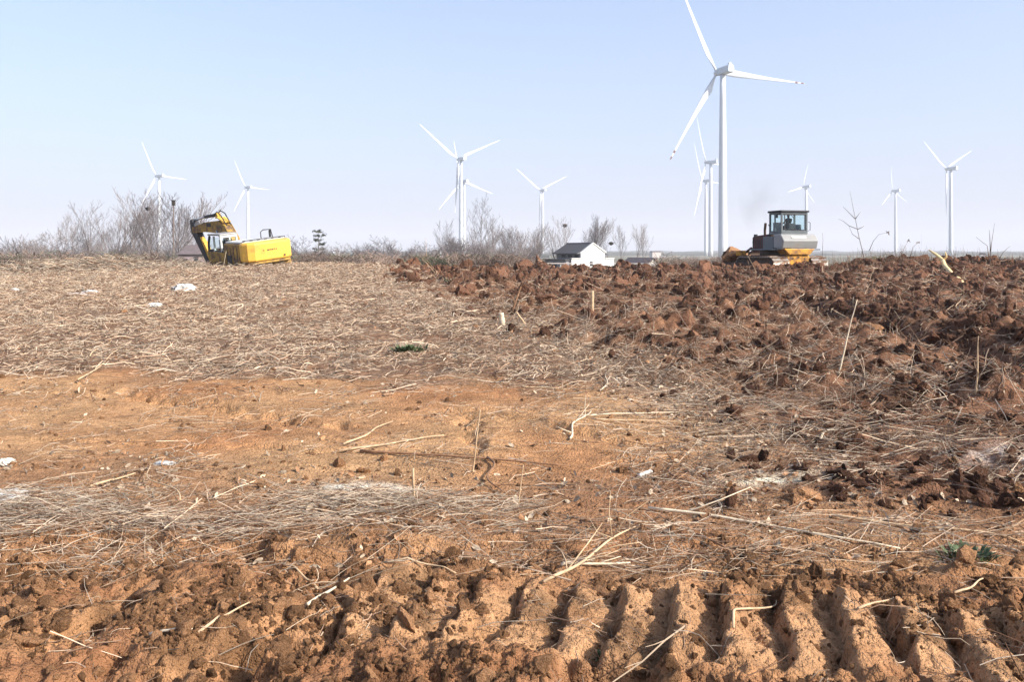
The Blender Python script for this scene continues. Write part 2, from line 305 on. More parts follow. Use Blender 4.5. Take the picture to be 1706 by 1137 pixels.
# ------------------------------------------------------------------ builders
col = sc.collection
def tag(o, label=None, cat=None, group=None, kind=None):
    if label: o['label'] = label
    if cat: o['category'] = cat
    if group: o['group'] = group
    if kind: o['kind'] = kind
    return o
def empty(name, loc, rot=(0, 0, 0)):
    e = bpy.data.objects.new(name, None); col.objects.link(e); e.location = loc; e.rotation_euler = rot; e.empty_display_size = .2; return e
def link(name, me, parent=None):
    o = bpy.data.objects.new(name, me); col.objects.link(o)
    if parent is not None: o.parent = parent
    return o
def copy_tree(o, parent=None):
    c = o.copy(); col.objects.link(c)
    if parent is not None: c.parent = parent
    for k, v in {ch: 0 for ch in list(o.children)}.items(): copy_tree(k, c)
    return c
class MB:
    """collects shapes; build() links them as one mesh"""
    def __init__(s): s.v = []; s.f = []
    def add(s, vs, fs):
        n = len(s.v); s.v += [tuple(v) for v in vs]; s.f += [tuple(i + n for i in f) for f in fs]; return s
    def box(s, c, d, rot=None):
        c = Vector(c); d = Vector(d) / 2; vs = []
        for i in (-1, 1):
            for j in (-1, 1):
                for k in (-1, 1):
                    p = Vector((i * d.x, j * d.y, k * d.z))
                    if rot is not None: p = rot @ p
                    vs.append(p + c)
        return s.add(vs, [(0, 1, 3, 2), (4, 6, 7, 5), (0, 4, 5, 1), (2, 3, 7, 6), (0, 2, 6, 4), (1, 5, 7, 3)])
    def prism(s, pts, a, b, axis='y'):
        """polygon (2-D points) extruded along an axis from a to b"""
        def P3(p, t):
            return {'y': (p[0], t, p[1]), 'x': (t, p[0], p[1]), 'z': (p[0], p[1], t)}[axis]
        n = len(pts); vs = [P3(p, a) for p in pts] + [P3(p, b) for p in pts]
        return s.add(vs, [tuple(range(n))[::-1], tuple(range(n, 2 * n))] + [(i, (i + 1) % n, n + (i + 1) % n, n + i) for i in range(n)])
    def tube(s, path, rad, seg=8, cap=True):
        path = [Vector(p) for p in path]; rad = rad if isinstance(rad, (list, tuple)) else [rad] * len(path)
        vs = []; fs = []; up = None
        for i, p in enumerate(path):
            d = (path[min(i + 1, len(path) - 1)] - path[max(i - 1, 0)]).normalized()
            if up is None: up = d.orthogonal().normalized()
            up = (up - d * up.dot(d)).normalized() if (up - d * up.dot(d)).length > 1e-5 else d.orthogonal().normalized()
            si = d.cross(up)
            for k in range(seg):
                a = 2 * math.pi * k / seg; vs.append(p + (up * math.cos(a) + si * math.sin(a)) * rad[i])
        for i in range(len(path) - 1):
            for k in range(seg):
                a = i * seg + k; b = i * seg + (k + 1) % seg; fs.append((a, b, b + seg, a + seg))
        if cap: fs += [tuple(range(seg))[::-1], tuple(range(len(vs) - seg, len(vs)))]
        return s.add(vs, fs)
    def build(s, name, m, parent=None, bevel=0, smooth=False, segs=2):
        me = bpy.data.meshes.new(name); me.from_pydata(s.v, [], s.f); me.materials.append(M[m] if isinstance(m, str) else m)
        bm = bmesh.new(); bm.from_mesh(me); bmesh.ops.recalc_face_normals(bm, faces=bm.faces); bm.to_mesh(me); bm.free()
        if smooth: me.polygons.foreach_set('use_smooth', [True] * len(me.polygons))
        o = link(name, me, parent)
        if bevel:
            b = o.modifiers.new('edge', 'BEVEL'); b.width = bevel; b.segments = segs; b.limit_method = 'ANGLE'; b.angle_limit = R(35)
        return o
def rot_to(d):
    return Vector(d).to_track_quat('X', 'Z').to_matrix()
def np_mesh(name, V, Fc, m):
    me = bpy.data.meshes.new(name); V = np.asarray(V, np.float32); Fc = np.asarray(Fc, np.int32); k = Fc.shape[1]
    me.vertices.add(len(V)); me.vertices.foreach_set('co', V.ravel())
    me.loops.add(Fc.size); me.loops.foreach_set('vertex_index', Fc.ravel())
    me.polygons.add(len(Fc)); me.polygons.foreach_set('loop_start', np.arange(0, Fc.size, k, dtype=np.int32))
    me.update(calc_edges=True); me.validate()
    for q in (m if isinstance(m, (list, tuple)) else [m]): me.materials.append(q)
    return me

# ------------------------------------------------------------------ ground (near field) as a detailed sheet
idx = np.arange(NR * NC).reshape(NR, NC)
quads = np.stack([idx[:-1, :-1], idx[:-1, 1:], idx[1:, 1:], idx[1:, :-1]], -1).reshape(-1, 4)
V = np.stack([GX, GY, GZ], -1).reshape(-1, 3)
me = np_mesh('field', V, quads, M['soil'])
me.polygons.foreach_set('use_smooth', np.ones(len(quads), bool))
A, B, D, E, L = masks(GX, GY)
tan = np.array([.51, .295, .145]); tan2 = np.array([.42, .205, .092]); moist = np.array([.165, .080, .048]); drygrey = np.array([.17, .12, .085]); brown = np.array([.185, .105, .066])
n1 = np.clip(fbm(GX, GY, 1.7, 4, 101) * .7 + .5, 0, 1)[..., None]; n2 = np.clip(fbm(GX, GY, 0.5, 4, 102) * .9 + .5, 0, 1)[..., None]
C = tan * n1 + tan2 * (1 - n1); C = C * (1 - .25 * n2)
Dk = (drygrey * n2 + brown * (1 - n2)); C = C * (1 - .85 * D[..., None]) + Dk * .85 * D[..., None]
C = C * (1 - .5 * B[..., None]) + np.array([.27, .155, .09]) * .5 * B[..., None] * n2 + np.array([.20, .10, .055]) * .5 * B[..., None] * (1 - n2)
sw = GX * .97 - GY * .24; ww = GX * .24 + GY * .97
tk_ = (sst(.5, .36, np.abs(ww - 3.74)) * sst(-2.0, -1.4, sw) * sst(2.6, 1.8, sw) * np.clip(.9 + fbm(GX, GY, .4, 3, 106), 0, 1))[..., None]
Ac = (np.array([.40, .21, .10]) * n2 + np.array([.24, .112, .054]) * (1 - n2)) * (1 - tk_) + np.array([.43, .24, .122]) * tk_
C = C * (1 - .9 * A[..., None]) + Ac * .9 * A[..., None]
Ec = (moist * (1 - n2 * .7) + np.array([.27, .142, .080]) * n2 * .7) * (.8 + .4 * n1)
C = C * (1 - .92 * E[..., None]) + Ec * .92 * E[..., None]
# random cells of the loose soil made darker
f1, i1 = worley(GX, GY, 0.3, 103); tn = np.where(i1 > .72, .55, 1.0)[..., None]
C = C * (1 - np.maximum(A, E)[..., None] * (1 - tn) * sst(.6, .35, f1)[..., None])
C = C * (1 - .35 * L[..., None]) + np.array([.36, .28, .20]) * .35 * L[..., None]
fr = (sst(39.8, 41.2, GY + .8 * fbm(GX, GY, 1.4, 2, 104)) * sst(-6.8, -5.2, GX))[..., None]
C = C * (1 - .75 * fr) + np.array([.085, .036, .024]) * .75 * fr
fx = GX - furrow_x(GY); fm = (sst(8.5, 11, GY) * sst(24, 18, GY) * np.exp(-(fx / .5) ** 2))[..., None]
C = C * (1 - .6 * fm) + np.array([.055, .032, .025]) * .6 * fm  # furrow shadow painted into the soil colour
for (cx, cy, rx, ry, cc) in ((-1.0, 5.62, .36, .13, (.70, .63, .50)), (1.75, 5.8, .34, .16, (.85, .76, .56)), (3.9, 6.2, .5, .3, (.62, .56, .50))):
    g = np.exp(-(((GX - cx) / rx) ** 2 + ((GY - cy) / ry) ** 2) * 1.5 ) * np.clip(1.0 + 1.6 * fbm(GX, GY, .16, 4, 105), 0, 1.4)
    g = np.clip(g, 0, 1)[..., None]; C = C * (1 - g) + np.array(cc) * g
at_ = me.color_attributes.new('soil_col', 'FLOAT_COLOR', 'POINT')
cc = np.ones((NR * NC, 4), np.float32); cc[:, :3] = np.clip(C.reshape(-1, 3), .01, .9); at_.data.foreach_set('color', cc.ravel())
field = link('ground', me); tag(field, kind='structure')

# the plain beyond and all round, one coarse sheet to the horizon
ang = np.linspace(0, 2 * math.pi, 121)[:-1]; rad = np.concatenate([[.6], np.geomspace(2, 9000, 110)])
PX = rad[:, None] * np.sin(ang)[None]; PY = rad[:, None] * np.cos(ang)[None]
PZ = macro(PX, np.maximum(PY, 0) + 0 * PX)
inside = (PY < 50.5) & (PY > 1.0) & (np.abs(PX) < halfw(PY) - .6)
PZ = PZ - np.where(inside, .9, 0.06)
PZ = PZ + np.where(PY < 1.0, -.05, 0) + .25 * fbm(PX, PY, 60, 3, 110) * sst(60, 120, np.hypot(PX, PY)) * (np.hypot(PX, PY) < 3000)
n_r, n_a = PX.shape; ii = np.arange(n_r * n_a).reshape(n_r, n_a); jj = np.roll(ii, -1, 1)
q = np.stack([ii[:-1], jj[:-1], jj[1:], ii[1:]], -1).reshape(-1, 4)
pm = np_mesh('plain', np.stack([PX, PY, PZ], -1).reshape(-1, 3), q, M['plain']); pm.polygons.foreach_set('use_smooth', np.ones(len(q), bool))
tag(link('distant_plain', pm), kind='structure')

# ------------------------------------------------------------------ scattering of countless small stuff
def scatter(name, variants, pts, rot, scl, idx_, label, cat, kind='stuff'):
    c = bpy.data.collections.new(name + '_forms')
    for i, v in enumerate(variants):
        o = bpy.data.objects.new('%s_form_%02d' % (name, i), v); c.objects.link(o)
    me = bpy.data.meshes.new(name); n = len(pts); me.vertices.add(n); me.vertices.foreach_set('co', np.asarray(pts, np.float32).ravel())
    a = me.attributes.new('rot', 'FLOAT_VECTOR', 'POINT'); a.data.foreach_set('vector', np.asarray(rot, np.float32).ravel())
    a = me.attributes.new('scl', 'FLOAT_VECTOR', 'POINT'); a.data.foreach_set('vector', np.asarray(scl, np.float32).ravel())
    a = me.attributes.new('form', 'INT', 'POINT'); a.data.foreach_set('value', np.asarray(idx_, np.int32))
    ng = bpy.data.node_groups.new(name, 'GeometryNodeTree')
    ng.interface.new_socket('Geometry', in_out='INPUT', socket_type='NodeSocketGeometry'); ng.interface.new_socket('Geometry', in_out='OUTPUT', socket_type='NodeSocketGeometry')
    gi = ng.nodes.new('NodeGroupInput'); go = ng.nodes.new('NodeGroupOutput')
    ip = ng.nodes.new('GeometryNodeInstanceOnPoints'); ci = ng.nodes.new('GeometryNodeCollectionInfo'); ci.inputs['Collection'].default_value = c
    ci.inputs['Separate Children'].default_value = True; ci.inputs['Reset Children'].default_value = True
    def na(nm, ty):
        k = ng.nodes.new('GeometryNodeInputNamedAttribute'); k.data_type = ty; k.inputs['Name'].default_value = nm; return k.outputs['Attribute']
    ip.inputs['Pick Instance'].default_value = True
    er = ng.nodes.new('FunctionNodeEulerToRotation')
    ng.links.new(gi.outputs[0], ip.inputs['Points']); ng.links.new(ci.outputs[0], ip.inputs['Instance']); ng.links.new(na('form', 'INT'), ip.inputs['Instance Index'])
    ng.links.new(na('rot', 'FLOAT_VECTOR'), er.inputs[0]); ng.links.new(er.outputs[0], ip.inputs['Rotation']); ng.links.new(na('scl', 'FLOAT_VECTOR'), ip.inputs['Scale'])
    ng.links.new(ip.outputs[0], go.inputs[0])
    o = link(name, me); md = o.modifiers.new('scatter', 'NODES'); md.node_group = ng
    return tag(o, label, cat, kind=kind)

def straw_mesh(nm, m, bend, seg=4, twig=0, flat=1.0):
    """a stalk one unit long along x, radius one unit across (scaled per copy)"""
    b = MB(); pts = []
    for i in range(seg + 1):
        t_ = i / seg - .5
        pts.append(Vector((t_, bend * (random.uniform(-.5, .5) * .35 + (.25 - t_ * t_)) * random.choice((1, 1, 1.3)), bend * .35 * random.uniform(-.5, .5))))
    def t3(path, r0, r1):
        n = len(path); vs = []; fs = []
        for i, p in enumerate(path):
            r = r0 + (r1 - r0) * i / (n - 1)
            for k in range(3):
                a = 2 * math.pi * k / 3 + .5; vs.append((p.x, p.y + math.cos(a) * r, p.z + math.sin(a) * r * flat))
        for i in range(n - 1):
            for k in range(3):
                fs.append((i * 3 + k, i * 3 + (k + 1) % 3, i * 3 + 3 + (k + 1) % 3, i * 3 + 3 + k))
        b.add(vs, fs)
    t3(pts, .016, .010)
    for _ in range(twig):
        i = random.randint(1, seg - 1); d = Vector((random.uniform(.12, .3), random.choice((-1, 1)) * random.uniform(.08, .25), random.uniform(-.02, .1)))
        t3([pts[i], pts[i] + d * .6, pts[i] + d * 1.1 + Vector((0, random.uniform(-.05, .05), 0))], .009, .005)
    me = bpy.data.meshes.new(nm); me.from_pydata(b.v, [], b.f); me.materials.append(M[m]); return me
straws = [straw_mesh('stalk', m, bnd, 4, tw) for m, bnd, tw in (('straw_a', .1, 0), ('straw_a', .25, 1), ('straw_a', .15, 0), ('straw_a', .5, 0), ('straw_b', .15, 0), ('straw_b', .3, 1), ('straw_b', .5, 0), ('straw_c', .2, 0), ('straw_c', .4, 1), ('straw_grey', .15, 0), ('straw_grey', .4, 2), ('straw_a', .2, 2))]
def leaf_mesh(nm, m):
    b = MB(); wv = []
    for i in range(4):
        t_ = i / 3; wd = math.sin(math.pi * (.12 + .8 * t_)) * .28; zz = random.uniform(-.08, .16)
        wv += [(t_ - .5, -wd, zz + random.uniform(0, .14)), (t_ - .5, 0, zz), (t_ - .5, wd, zz + random.uniform(0, .14))]
    fs = []
    for i in range(3):
        for k in range(2): a = i * 3 + k; fs.append((a, a + 1, a + 4, a + 3))
    me = bpy.data.meshes.new(nm); me.from_pydata(wv, [], fs); me.materials.append(M[m]); return me
leaves = [leaf_mesh('leaf', m) for m in ('leaf_pale', 'leaf_pale', 'leaf_brown', 'leaf_pale', 'leaf_brown', 'leaf_pale')]
def clod_mesh(nm, m, sub=2, rough=.35):
    bm = bmesh.new(); bmesh.ops.create_icosphere(bm, subdivisions=sub, radius=1.0)
    V_ = np.array([v.co[:] for v in bm.verts]); off = random.uniform(0, 99)
    n = fbm(V_[:, 0] + off + V_[:, 2] * .6, V_[:, 1] - off + V_[:, 2] * .8, 1.1, 3, int(off))
    n3 = fbm(V_[:, 0] * 1.2 + off, V_[:, 1] + V_[:, 2] * 1.1, .35, 2, int(off) + 5)
    for v, k, k3 in zip(bm.verts, n, n3):
        v.co *= 1 + rough * float(k) * 1.6 + .16 * float(k3)
    # a few flat broken faces
    for _ in range(5):
        nn = Vector((random.gauss(0, 1), random.gauss(0, 1), random.gauss(0, 1))).normalized(); dd = random.uniform(.5, .8)
        for v in bm.verts:
            e = v.co.dot(nn) - dd
            if e > 0: v.co -= nn * e * .85
    me = bpy.data.meshes.new(nm); bm.to_mesh(me); bm.free(); me.materials.append(M[m]); return me
clods_d = [clod_mesh('clod', 'clod_dark', 3) for _ in range(8)]; clods_t = [clod_mesh('clod', 'clod_tan', 3) for _ in range(8)]

def rand_pts(n, y0, y1, x0=None, x1=None, power=1.0):
    """random points over the part of the fan between two distances"""
    u = rng.random(n); y = (y0 ** (2 * power) + u * (y1 ** (2 * power) - y0 ** (2 * power))) ** (1 / (2 * power))
    hw = .68 * y + .6
    x = rng.uniform(-1, 1, n) * hw
    k = np.ones(n, bool)
    if x0 is not None: k &= x > x0
    if x1 is not None: k &= x < x1
    return x[k], y[k]
def lay(x, y, ln, lift=.006, tilt=.12, yaw=None):
    n = len(x); yaw = rng.uniform(0, 2 * math.pi, n) if yaw is None else yaw
    dx_, dy_ = np.cos(yaw) * ln * .4, np.sin(yaw) * ln * .4
    z1 = ground(x + dx_, y + dy_); z2 = ground(x - dx_, y - dy_); z0 = ground(x, y)
    pitch = np.arctan2(z1 - z2, .8 * ln) + rng.normal(0, tilt, n)
    z = np.maximum(z0, (z1 + z2) / 2) + lift + np.abs(np.sin(pitch - np.arctan2(z1 - z2, .8 * ln))) * ln * .35
    return np.stack([x, y, z], -1), np.stack([rng.uniform(0, 6.28, n), -pitch, yaw], -1)
def straw_field(name, x, y, ln, th, forms, label, cat, tilt=.12, lift=.006, yaw=None):
    p, r = lay(x, y, ln, lift, tilt, yaw)
    s = np.stack([ln, th / .03, th / .03], -1)
    # cross sections are modelled for unit length: y/z scale sets both thickness and bend
    return scatter(name, straws, p, r, s, rng.choice(forms, len(x)), label, cat)

# straw mat on the left field
x, y = rand_pts(260000, 8.6, 43.5, power=.85)
A_, B_, D_, E_, L_ = masks(x, y)
pat = np.clip(fbm(x, y, 1.6, 3, 120) * .9 + .75, .15, 1)
k = rng.random(len(x)) < (D_ * .95 + E_ * .10 + (1 - D_) * (1 - E_) * .05) * pat
x, y = x[k], y[k]; n = len(x)
ln = np.clip(rng.lognormal(-1.55, .45, n), .06, .8) ; th = rng.uniform(.003, .008, n) * (1 + y / 22)
straw_field('straw_litter', x, y, ln, th * (.8 + ln), [0, 1, 2, 3, 3, 4, 4, 5, 6, 6, 7, 8, 9, 10, 11], 'pale mat of cut dry crop stalks covering the left half of the field', 'straw', tilt=.13)
# litter strip and scattered stalks on the bare earth
x, y = rand_pts(60000, 2.6, 9.6, power=.8)
A_, B_, D_, E_, L_ = masks(x, y); pat = np.clip(fbm(x, y, .7, 3, 121) * 1.6 + .45, 0.03, 1)
k = rng.random(len(x)) < (.10 * A_ + .26 * B_ + .17 * (1 - A_) * (1 - B_) * (1 - E_) + .10 * E_ * (1 - A_)) * pat
x, y = x[k], y[k]; n = len(x); ln = np.clip(rng.lognormal(-2.0, .55, n), .03, .6); th = rng.uniform(.0018, .0048, n) * (1 + ln)
straw_field('stalk_litter', x, y, ln, th, [0, 1, 2, 3, 3, 4, 5, 6, 6, 7, 8, 9, 10, 10, 11], 'thin dry stalks and twigs strewn over the bare orange earth', 'stalk litter', tilt=.10)
# stalks and roots in the churned earth
x, y = rand_pts(85000, 6, 43, power=.8)
A_, B_, D_, E_, L_ = masks(x, y); pat = np.clip(fbm(x, y, 1.3, 3, 122) * 1.4 + .55, .05, 1)
k = rng.random(len(x)) < (E_ * .55 * pat * sst(5, 9, y)); x, y = x[k], y[k]; n = len(x)
ln = np.clip(rng.lognormal(-1.35, .5, n), .08, 1.3); th = rng.uniform(.004, .009, n) * (1 + y / 50)
straw_field('root_litter', x, y, ln, th, [0, 1, 4, 5, 5, 6, 7, 8, 8, 9, 10, 11], 'tangled stalks and torn roots lying on the churned dark earth', 'root litter', tilt=.35)
# fine twig tangle along and over the edge of the churned earth
x, y = rand_pts(120000, 4.8, 20, power=.8)
A_, B_, D_, E_, L_ = masks(x, y); q_ = x - np.interp(y, _by, _bx); pat = np.clip(fbm(x, y, .8, 3, 127) * 1.6 + .6, .05, 1)
k = rng.random(len(x)) < sst(-1.6, -.2, q_) * (1 - .75 * sst(1.5, 3.5, q_)) * pat * .75 * sst(4.8, 6, y); x, y = x[k], y[k]; n = len(x)
ln = np.clip(rng.lognormal(-1.6, .5, n), .05, .8); th = rng.uniform(.0018, .0042, n) * (1 + y / 20)
straw_field('twig_tangle', x, y, ln, th, [4, 5, 6, 7, 7, 8, 8, 10, 10, 9], 'tangle of fine grey-brown twigs and dead stems along the edge of the churned earth', 'twig tangle', tilt=.28, lift=.012)
# dry leaves
x, y = rand_pts(90000, 4.2, 20, power=.7)
A_, B_, D_, E_, L_ = masks(x, y)
k = rng.random(len(x)) < (L_ * 1.0 + B_ * .22 + .06 * E_ + .03) * np.clip(fbm(x, y, .6, 3, 123) * 1.5 + .6, .05, 1); x, y = x[k], y[k]; n = len(x)
p, r = lay(x, y, np.full(n, .06), .004, .35); s = rng.uniform(.02, .065, n)[:, None] * np.ones((1, 3))
scatter('leaf_litter', leaves, p, r, s, rng.integers(0, 6, n), 'pale curled dry leaves drifted along the edge of the churned earth', 'leaf litter')
# clods
def clods(name, forms, x, y, size, label, sink=.25, spread=.0):
    z = ground(x, y) + size * (1 - sink) * .55 - size * .35
    n = len(x); s = size[:, None] * rng.uniform(.65, 1.2, (n, 3)); s[:, 2] *= .8
    return scatter(name, forms, np.stack([x, y, z], -1), rng.uniform(0, 6.28, (n, 3)), s, rng.integers(0, 8, n), label, 'clods')
x, y = rand_pts(110000, 5, 44, power=.72)
A_, B_, D_, E_, L_ = masks(x, y); fr_ = sst(40, 41.5, y) * sst(-6.5, -5, x); pat = np.clip(fbm(x, y, 1.0, 3, 124) * 1.7 + .5, 0.03, 1)
fxx = x - furrow_x(y); bank = np.exp(-((fxx - 1.2) / .8) ** 2) * sst(8.5, 11, y) * sst(24, 18, y)
k = rng.random(len(x)) < np.clip((E_ * .48 * pat * (1 + 1.6 * sst(9, 6, y)) + fr_ * .35 + bank * .45), 0, 1) * (1 - A_); x, y = x[k], y[k]; n = len(x)
size = np.minimum(np.clip(rng.lognormal(-3.3, .75, n), .010, .20), .022 + .0085 * y) * (.75 + y / 45)
clods('dark_clods', clods_d, x, y, size, 'dark red-brown clods of freshly turned earth heaped across the right side')
x, y = rand_pts(240000, 2.3, 6.2, power=.6)
A_, B_, D_, E_, L_ = masks(x, y); s_ = x * .97 - y * .24; wv = x * .24 + y * .97
trk = sst(.5, .38, np.abs(wv - 3.62)) * sst(-1.6, -1.1, s_) * sst(3, 2.4, s_)
k = rng.random(len(x)) < np.clip(A_ * .42 * np.clip(fbm(x, y, .5, 3, 125) * 2.0 + .45, .05, 1) * (1 - .86 * trk) + .015, 0, 1); x, y = x[k], y[k]; n = len(x)
size = np.clip(rng.lognormal(-5.05, .75, n), .003, .05)
clods('tan_crumbs', clods_t, x, y, size, 'loose orange crumbs of earth beside the crawler prints in the foreground')
x, y = rand_pts(26000, 6, 43, power=.6)
A_, B_, D_, E_, L_ = masks(x, y); k = rng.random(len(x)) < (1 - E_) * np.where(D_ > .5, .25, .30) * np.clip(fbm(x, y, .9, 3, 126) * 1.8 + .35, .03, 1); x, y = x[k], y[k]; n = len(x)
clods('dry_crumbs', clods_t, x, y, np.clip(rng.lognormal(-4.3, .5, n), .005, .05) * (1 + y / 40), 'small dry crumbs of orange earth scattered on the bare strip')

# ------------------------------------------------------------------ wind turbines
def airfoil_blade():
    st = [(0, 1.25, 1.25, 0, 0), (.03, 1.25, 1.2, 5, 0), (.09, 2.2, 1.2, 14, -.3), (.17, 3.6, .95, 13, -.75), (.28, 3.1, .65, 9, -.6), (.45, 2.3, .42, 5, -.4), (.62, 1.7, .28, 3, -.25), (.78, 1.2, .18, 1, -.15), (.90, .85, .12, 0, -.1), (.97, .5, .07, 0, -.05), (1.0, .12, .03, 0, 0)]
    vs = []; n = 12
    for (t_, ch, thk, tw, off) in st:
        a = R(tw + 4); pre = 1.6 * t_ * t_
        for k in range(n):
            th_ = 2 * math.pi * k / n; cx = math.cos(th_) * ch / 2 + off; cy = math.sin(th_) * thk / 2 * (1 if t_ < .05 else (.55 + .45 * math.cos(th_ * .5) ** 2))
            vs.append((cx * math.cos(a) - cy * math.sin(a), cx * math.sin(a) + cy * math.cos(a) - pre, 1.3 + t_ * 55.7))
    fs = [(i * n + k, i * n + (k + 1) % n, (i + 1) * n + (k + 1) % n, (i + 1) * n + k) for i in range(len(st) - 1) for k in range(n)]
    fs += [tuple(range(n))[::-1], tuple(range(len(vs) - n, len(vs)))]
    return vs, fs
def lathe(b, prof, seg=24, axis='z', o=(0, 0, 0)):
    vs = []
    for (r_, h_) in prof:
        for k in range(seg):
            a = 2 * math.pi * k / seg; c_, s_ = r_ * math.cos(a), r_ * math.sin(a)
            vs.append((c_ + o[0], s_ + o[1], h_ + o[2]) if axis == 'z' else (c_ + o[0], h_ + o[1], s_ + o[2]))
    fs = [(i * seg + k, i * seg + (k + 1) % seg, (i + 1) * seg + (k + 1) % seg, (i + 1) * seg + k) for i in range(len(prof) - 1) for k in range(seg)]
    fs += [tuple(range(seg))[::-1], tuple(range(len(vs) - seg, len(vs)))]
    b.add(vs, fs); return b
def make_turbine():
    root = empty('wind_turbine', (0, 0, 0))
    lathe(MB(), [(2.35, 0), (2.3, 8), (2.15, 30), (1.9, 60), (1.6, 85), (1.4, 98)]).build('tower', 'tower', root, smooth=True)
    nc = MB(); nc.prism([(-1.8, 98.05), (1.8, 98.05), (2.0, 99.2), (1.8, 101.6), (.9, 102.0), (-.9, 102.0), (-1.8, 101.6), (-2.0, 99.2)], -7.5, 3.2, 'y')
    nac = nc.build('nacelle', 'nacelle', root, bevel=.35)
    MB().box((0, -6.2, 102.5), (1.6, 1.4, 1.0)).tube([(0.5, -6.9, 102.4), (0.5, -6.9, 104)], .08, 5).build('weather_mast', 'nacelle', nac)
    rt = empty('rotor', (0, 5.2, 100)); rt.parent = root        # forward (+y) of the tower
    lathe(MB(), [(1.7, -1.9), (1.75, -.6), (1.6, .6), (1.1, 1.6), (.4, 2.1), (.05, 2.2)], 20, 'y').build('spinner', 'tower', rt, smooth=True)
    vs, fs = airfoil_blade()
    bl = []
    for k in range(3):
        if k == 0:
            b = MB(); b.add(vs, fs); o = b.build('blade', 'tower', rt, smooth=True)
        else:
            o = bl[0].copy(); col.objects.link(o); o.parent = rt
        o.rotation_euler = (0, R(120 * k), 0); bl.append(o)
    return root
t0 = make_turbine()
def rotor_of(r_): return [c for c in r_.children if c.name.startswith('rotor')][0]
# hub px, py, blade length px, rotor heading (deg left of straight away from the camera), phase of first blade (deg, 0 = right, anticlockwise)
TUR = [
 (1204, 118, 179, 35, 118, 'largest white wind turbine, top blade reaching the photo edge, left of the bulldozer', 1.0),
 (768, 265, 92, 32, 145, 'white turbine in front of another one, beside the tall bare tree left of centre', 1.0),
 (773, 302, 70, 38, 105, 'white turbine almost hidden behind a nearer turbine left of centre, only blades and hub showing', 1.0),
 (904, 317, 61, 36, 146, 'slender turbine with upright V blades standing left of the white house', 1.0),
 (265, 293, 62, 40, 119, 'left-most white wind turbine, rising out of the bare trees', 1.0),
 (413, 312, 50, 40, 119, 'white wind turbine rising straight behind the yellow excavator', 1.0),
 (1184, 270, 82, 66, 120, 'turbine just left of the largest turbine, the taller of the pair behind it', 1.0),
 (1176, 301, 71, 66, 120, 'turbine just left of the largest turbine, the shorter of the pair behind it', 1.0),
 (1343, 311, 41, 50, 75, 'small turbine showing above the roof of the bulldozer cab', 1.0),
 (1492, 318, 42, 58, 97, 'slim distant turbine between the bulldozer and the right-most turbine', 1.0),
 (1584, 281, 78, 58, 147, 'right-most tall turbine with one long blade stretched to the upper left', 1.0),
 (1535, 392, 15, 40, 92, 'tiny far-off turbine low on the horizon behind the drooping weeds at right', 1.0)]
for i, (hx, hy, L_px, yaw, phase, lab, _s) in enumerate(TUR):
    r_ = t0 if i == 0 else copy_tree(t0)
    D_ = 95.0 * F / (420 - hy); X_ = (hx - 853) * D_ / F
    r_.location = (X_, D_, EYE + 95.0 - 100); sl_ = L_px * D_ / F / 57.0
    if i == 11: sl_ = 1.0
    ray = math.degrees(math.atan2(hx - 853, F))
    r_.rotation_euler = (0, 0, R(yaw - ray))
    rt = rotor_of(r_); rt.scale = (sl_, 1, sl_)
    rt.rotation_euler = (0, R(90 - phase), 0)
    tag(r_, lab, 'wind turbine', 'wind turbines across the plain')
# dark bands near the blade tips of the nearest turbine
for ch in [c for c in rotor_of(t0).children if c.name.startswith('blade')]:
    for (ta, tb) in ((.885, .915), (.955, .985)):
        tm_ = (ta + tb) / 2
        MB().box((-.1, -1.6 * tm_ * tm_ + .03, 1.3 + tm_ * 55.7), (.90 - (tm_ - .88) * 4 + .12, .24, (tb - ta) * 55.7)).build('tip_band', 'tipmark', ch)

# ------------------------------------------------------------------ bare trees
def branch_tree(h, spread, n_main, levels, trunk_r, seed, upright=.8, minr=.012, low=.25):
    rn = random.Random(seed); segs = []
    def grow(p, d, ln, r, lev):
        n = (7, 5, 4, 3, 2)[lev]; path = [p]; rr = [r]; q_ = p; dd = d.copy()
        for i in range(n):
            dd = (dd + Vector((rn.gauss(0, .10), rn.gauss(0, .10), (.02, .10, .06, .03, 0)[lev]))).normalized()
            q_ = q_ + dd * ln / n; path.append(q_); rr.append(max(minr, r * (1 - .85 * (i + 1) / n)))
        segs.append((path, rr, lev))
        if lev >= levels: return
        k_ = n_main if lev == 0 else (0, 6, 5, 3)[lev]
        for j in range(k_):
            lo = low if lev == 0 else .15; t_ = (lo + (.97 - lo) * (j + rn.random()) / k_) * n; i = min(int(t_), n - 1); f_ = t_ - i
            b_ = path[i].lerp(path[i + 1], f_); base = (path[i + 1] - path[i]).normalized(); a = j * 2.4 + rn.uniform(-.5, .5)
            side = Vector((math.cos(a), math.sin(a), 0)); nd = (base * upright + side * spread * rn.uniform(.7, 1.1) + Vector((0, 0, .18))).normalized()
            grow(b_, nd, ln * (.62, .55, .45, .4)[lev] * rn.uniform(.75, 1.1) * (1.2 - .6 * t_ / n), max(minr, (rr[i] + (rr[i + 1] - rr[i]) * f_) * .55), lev + 1)
    grow(Vector((0, 0, 0)), Vector((rn.gauss(0, .05), rn.gauss(0, .05), 1)).normalized(), h * .92, trunk_r, 0)
    return segs
def tree_meshes(segs, m):
    out = []
    for want in (0, 1):
        b = MB()
        for path, rr, lev in segs:
            if (lev == 0) == (want == 0): b.tube(path, rr, 6 if lev == 0 else 3, cap=False)
        me = bpy.data.meshes.new('trunk' if want == 0 else 'crown'); me.from_pydata(b.v, [], b.f); me.materials.append(M[m]); out.append(me)
    return out
TREES = {}
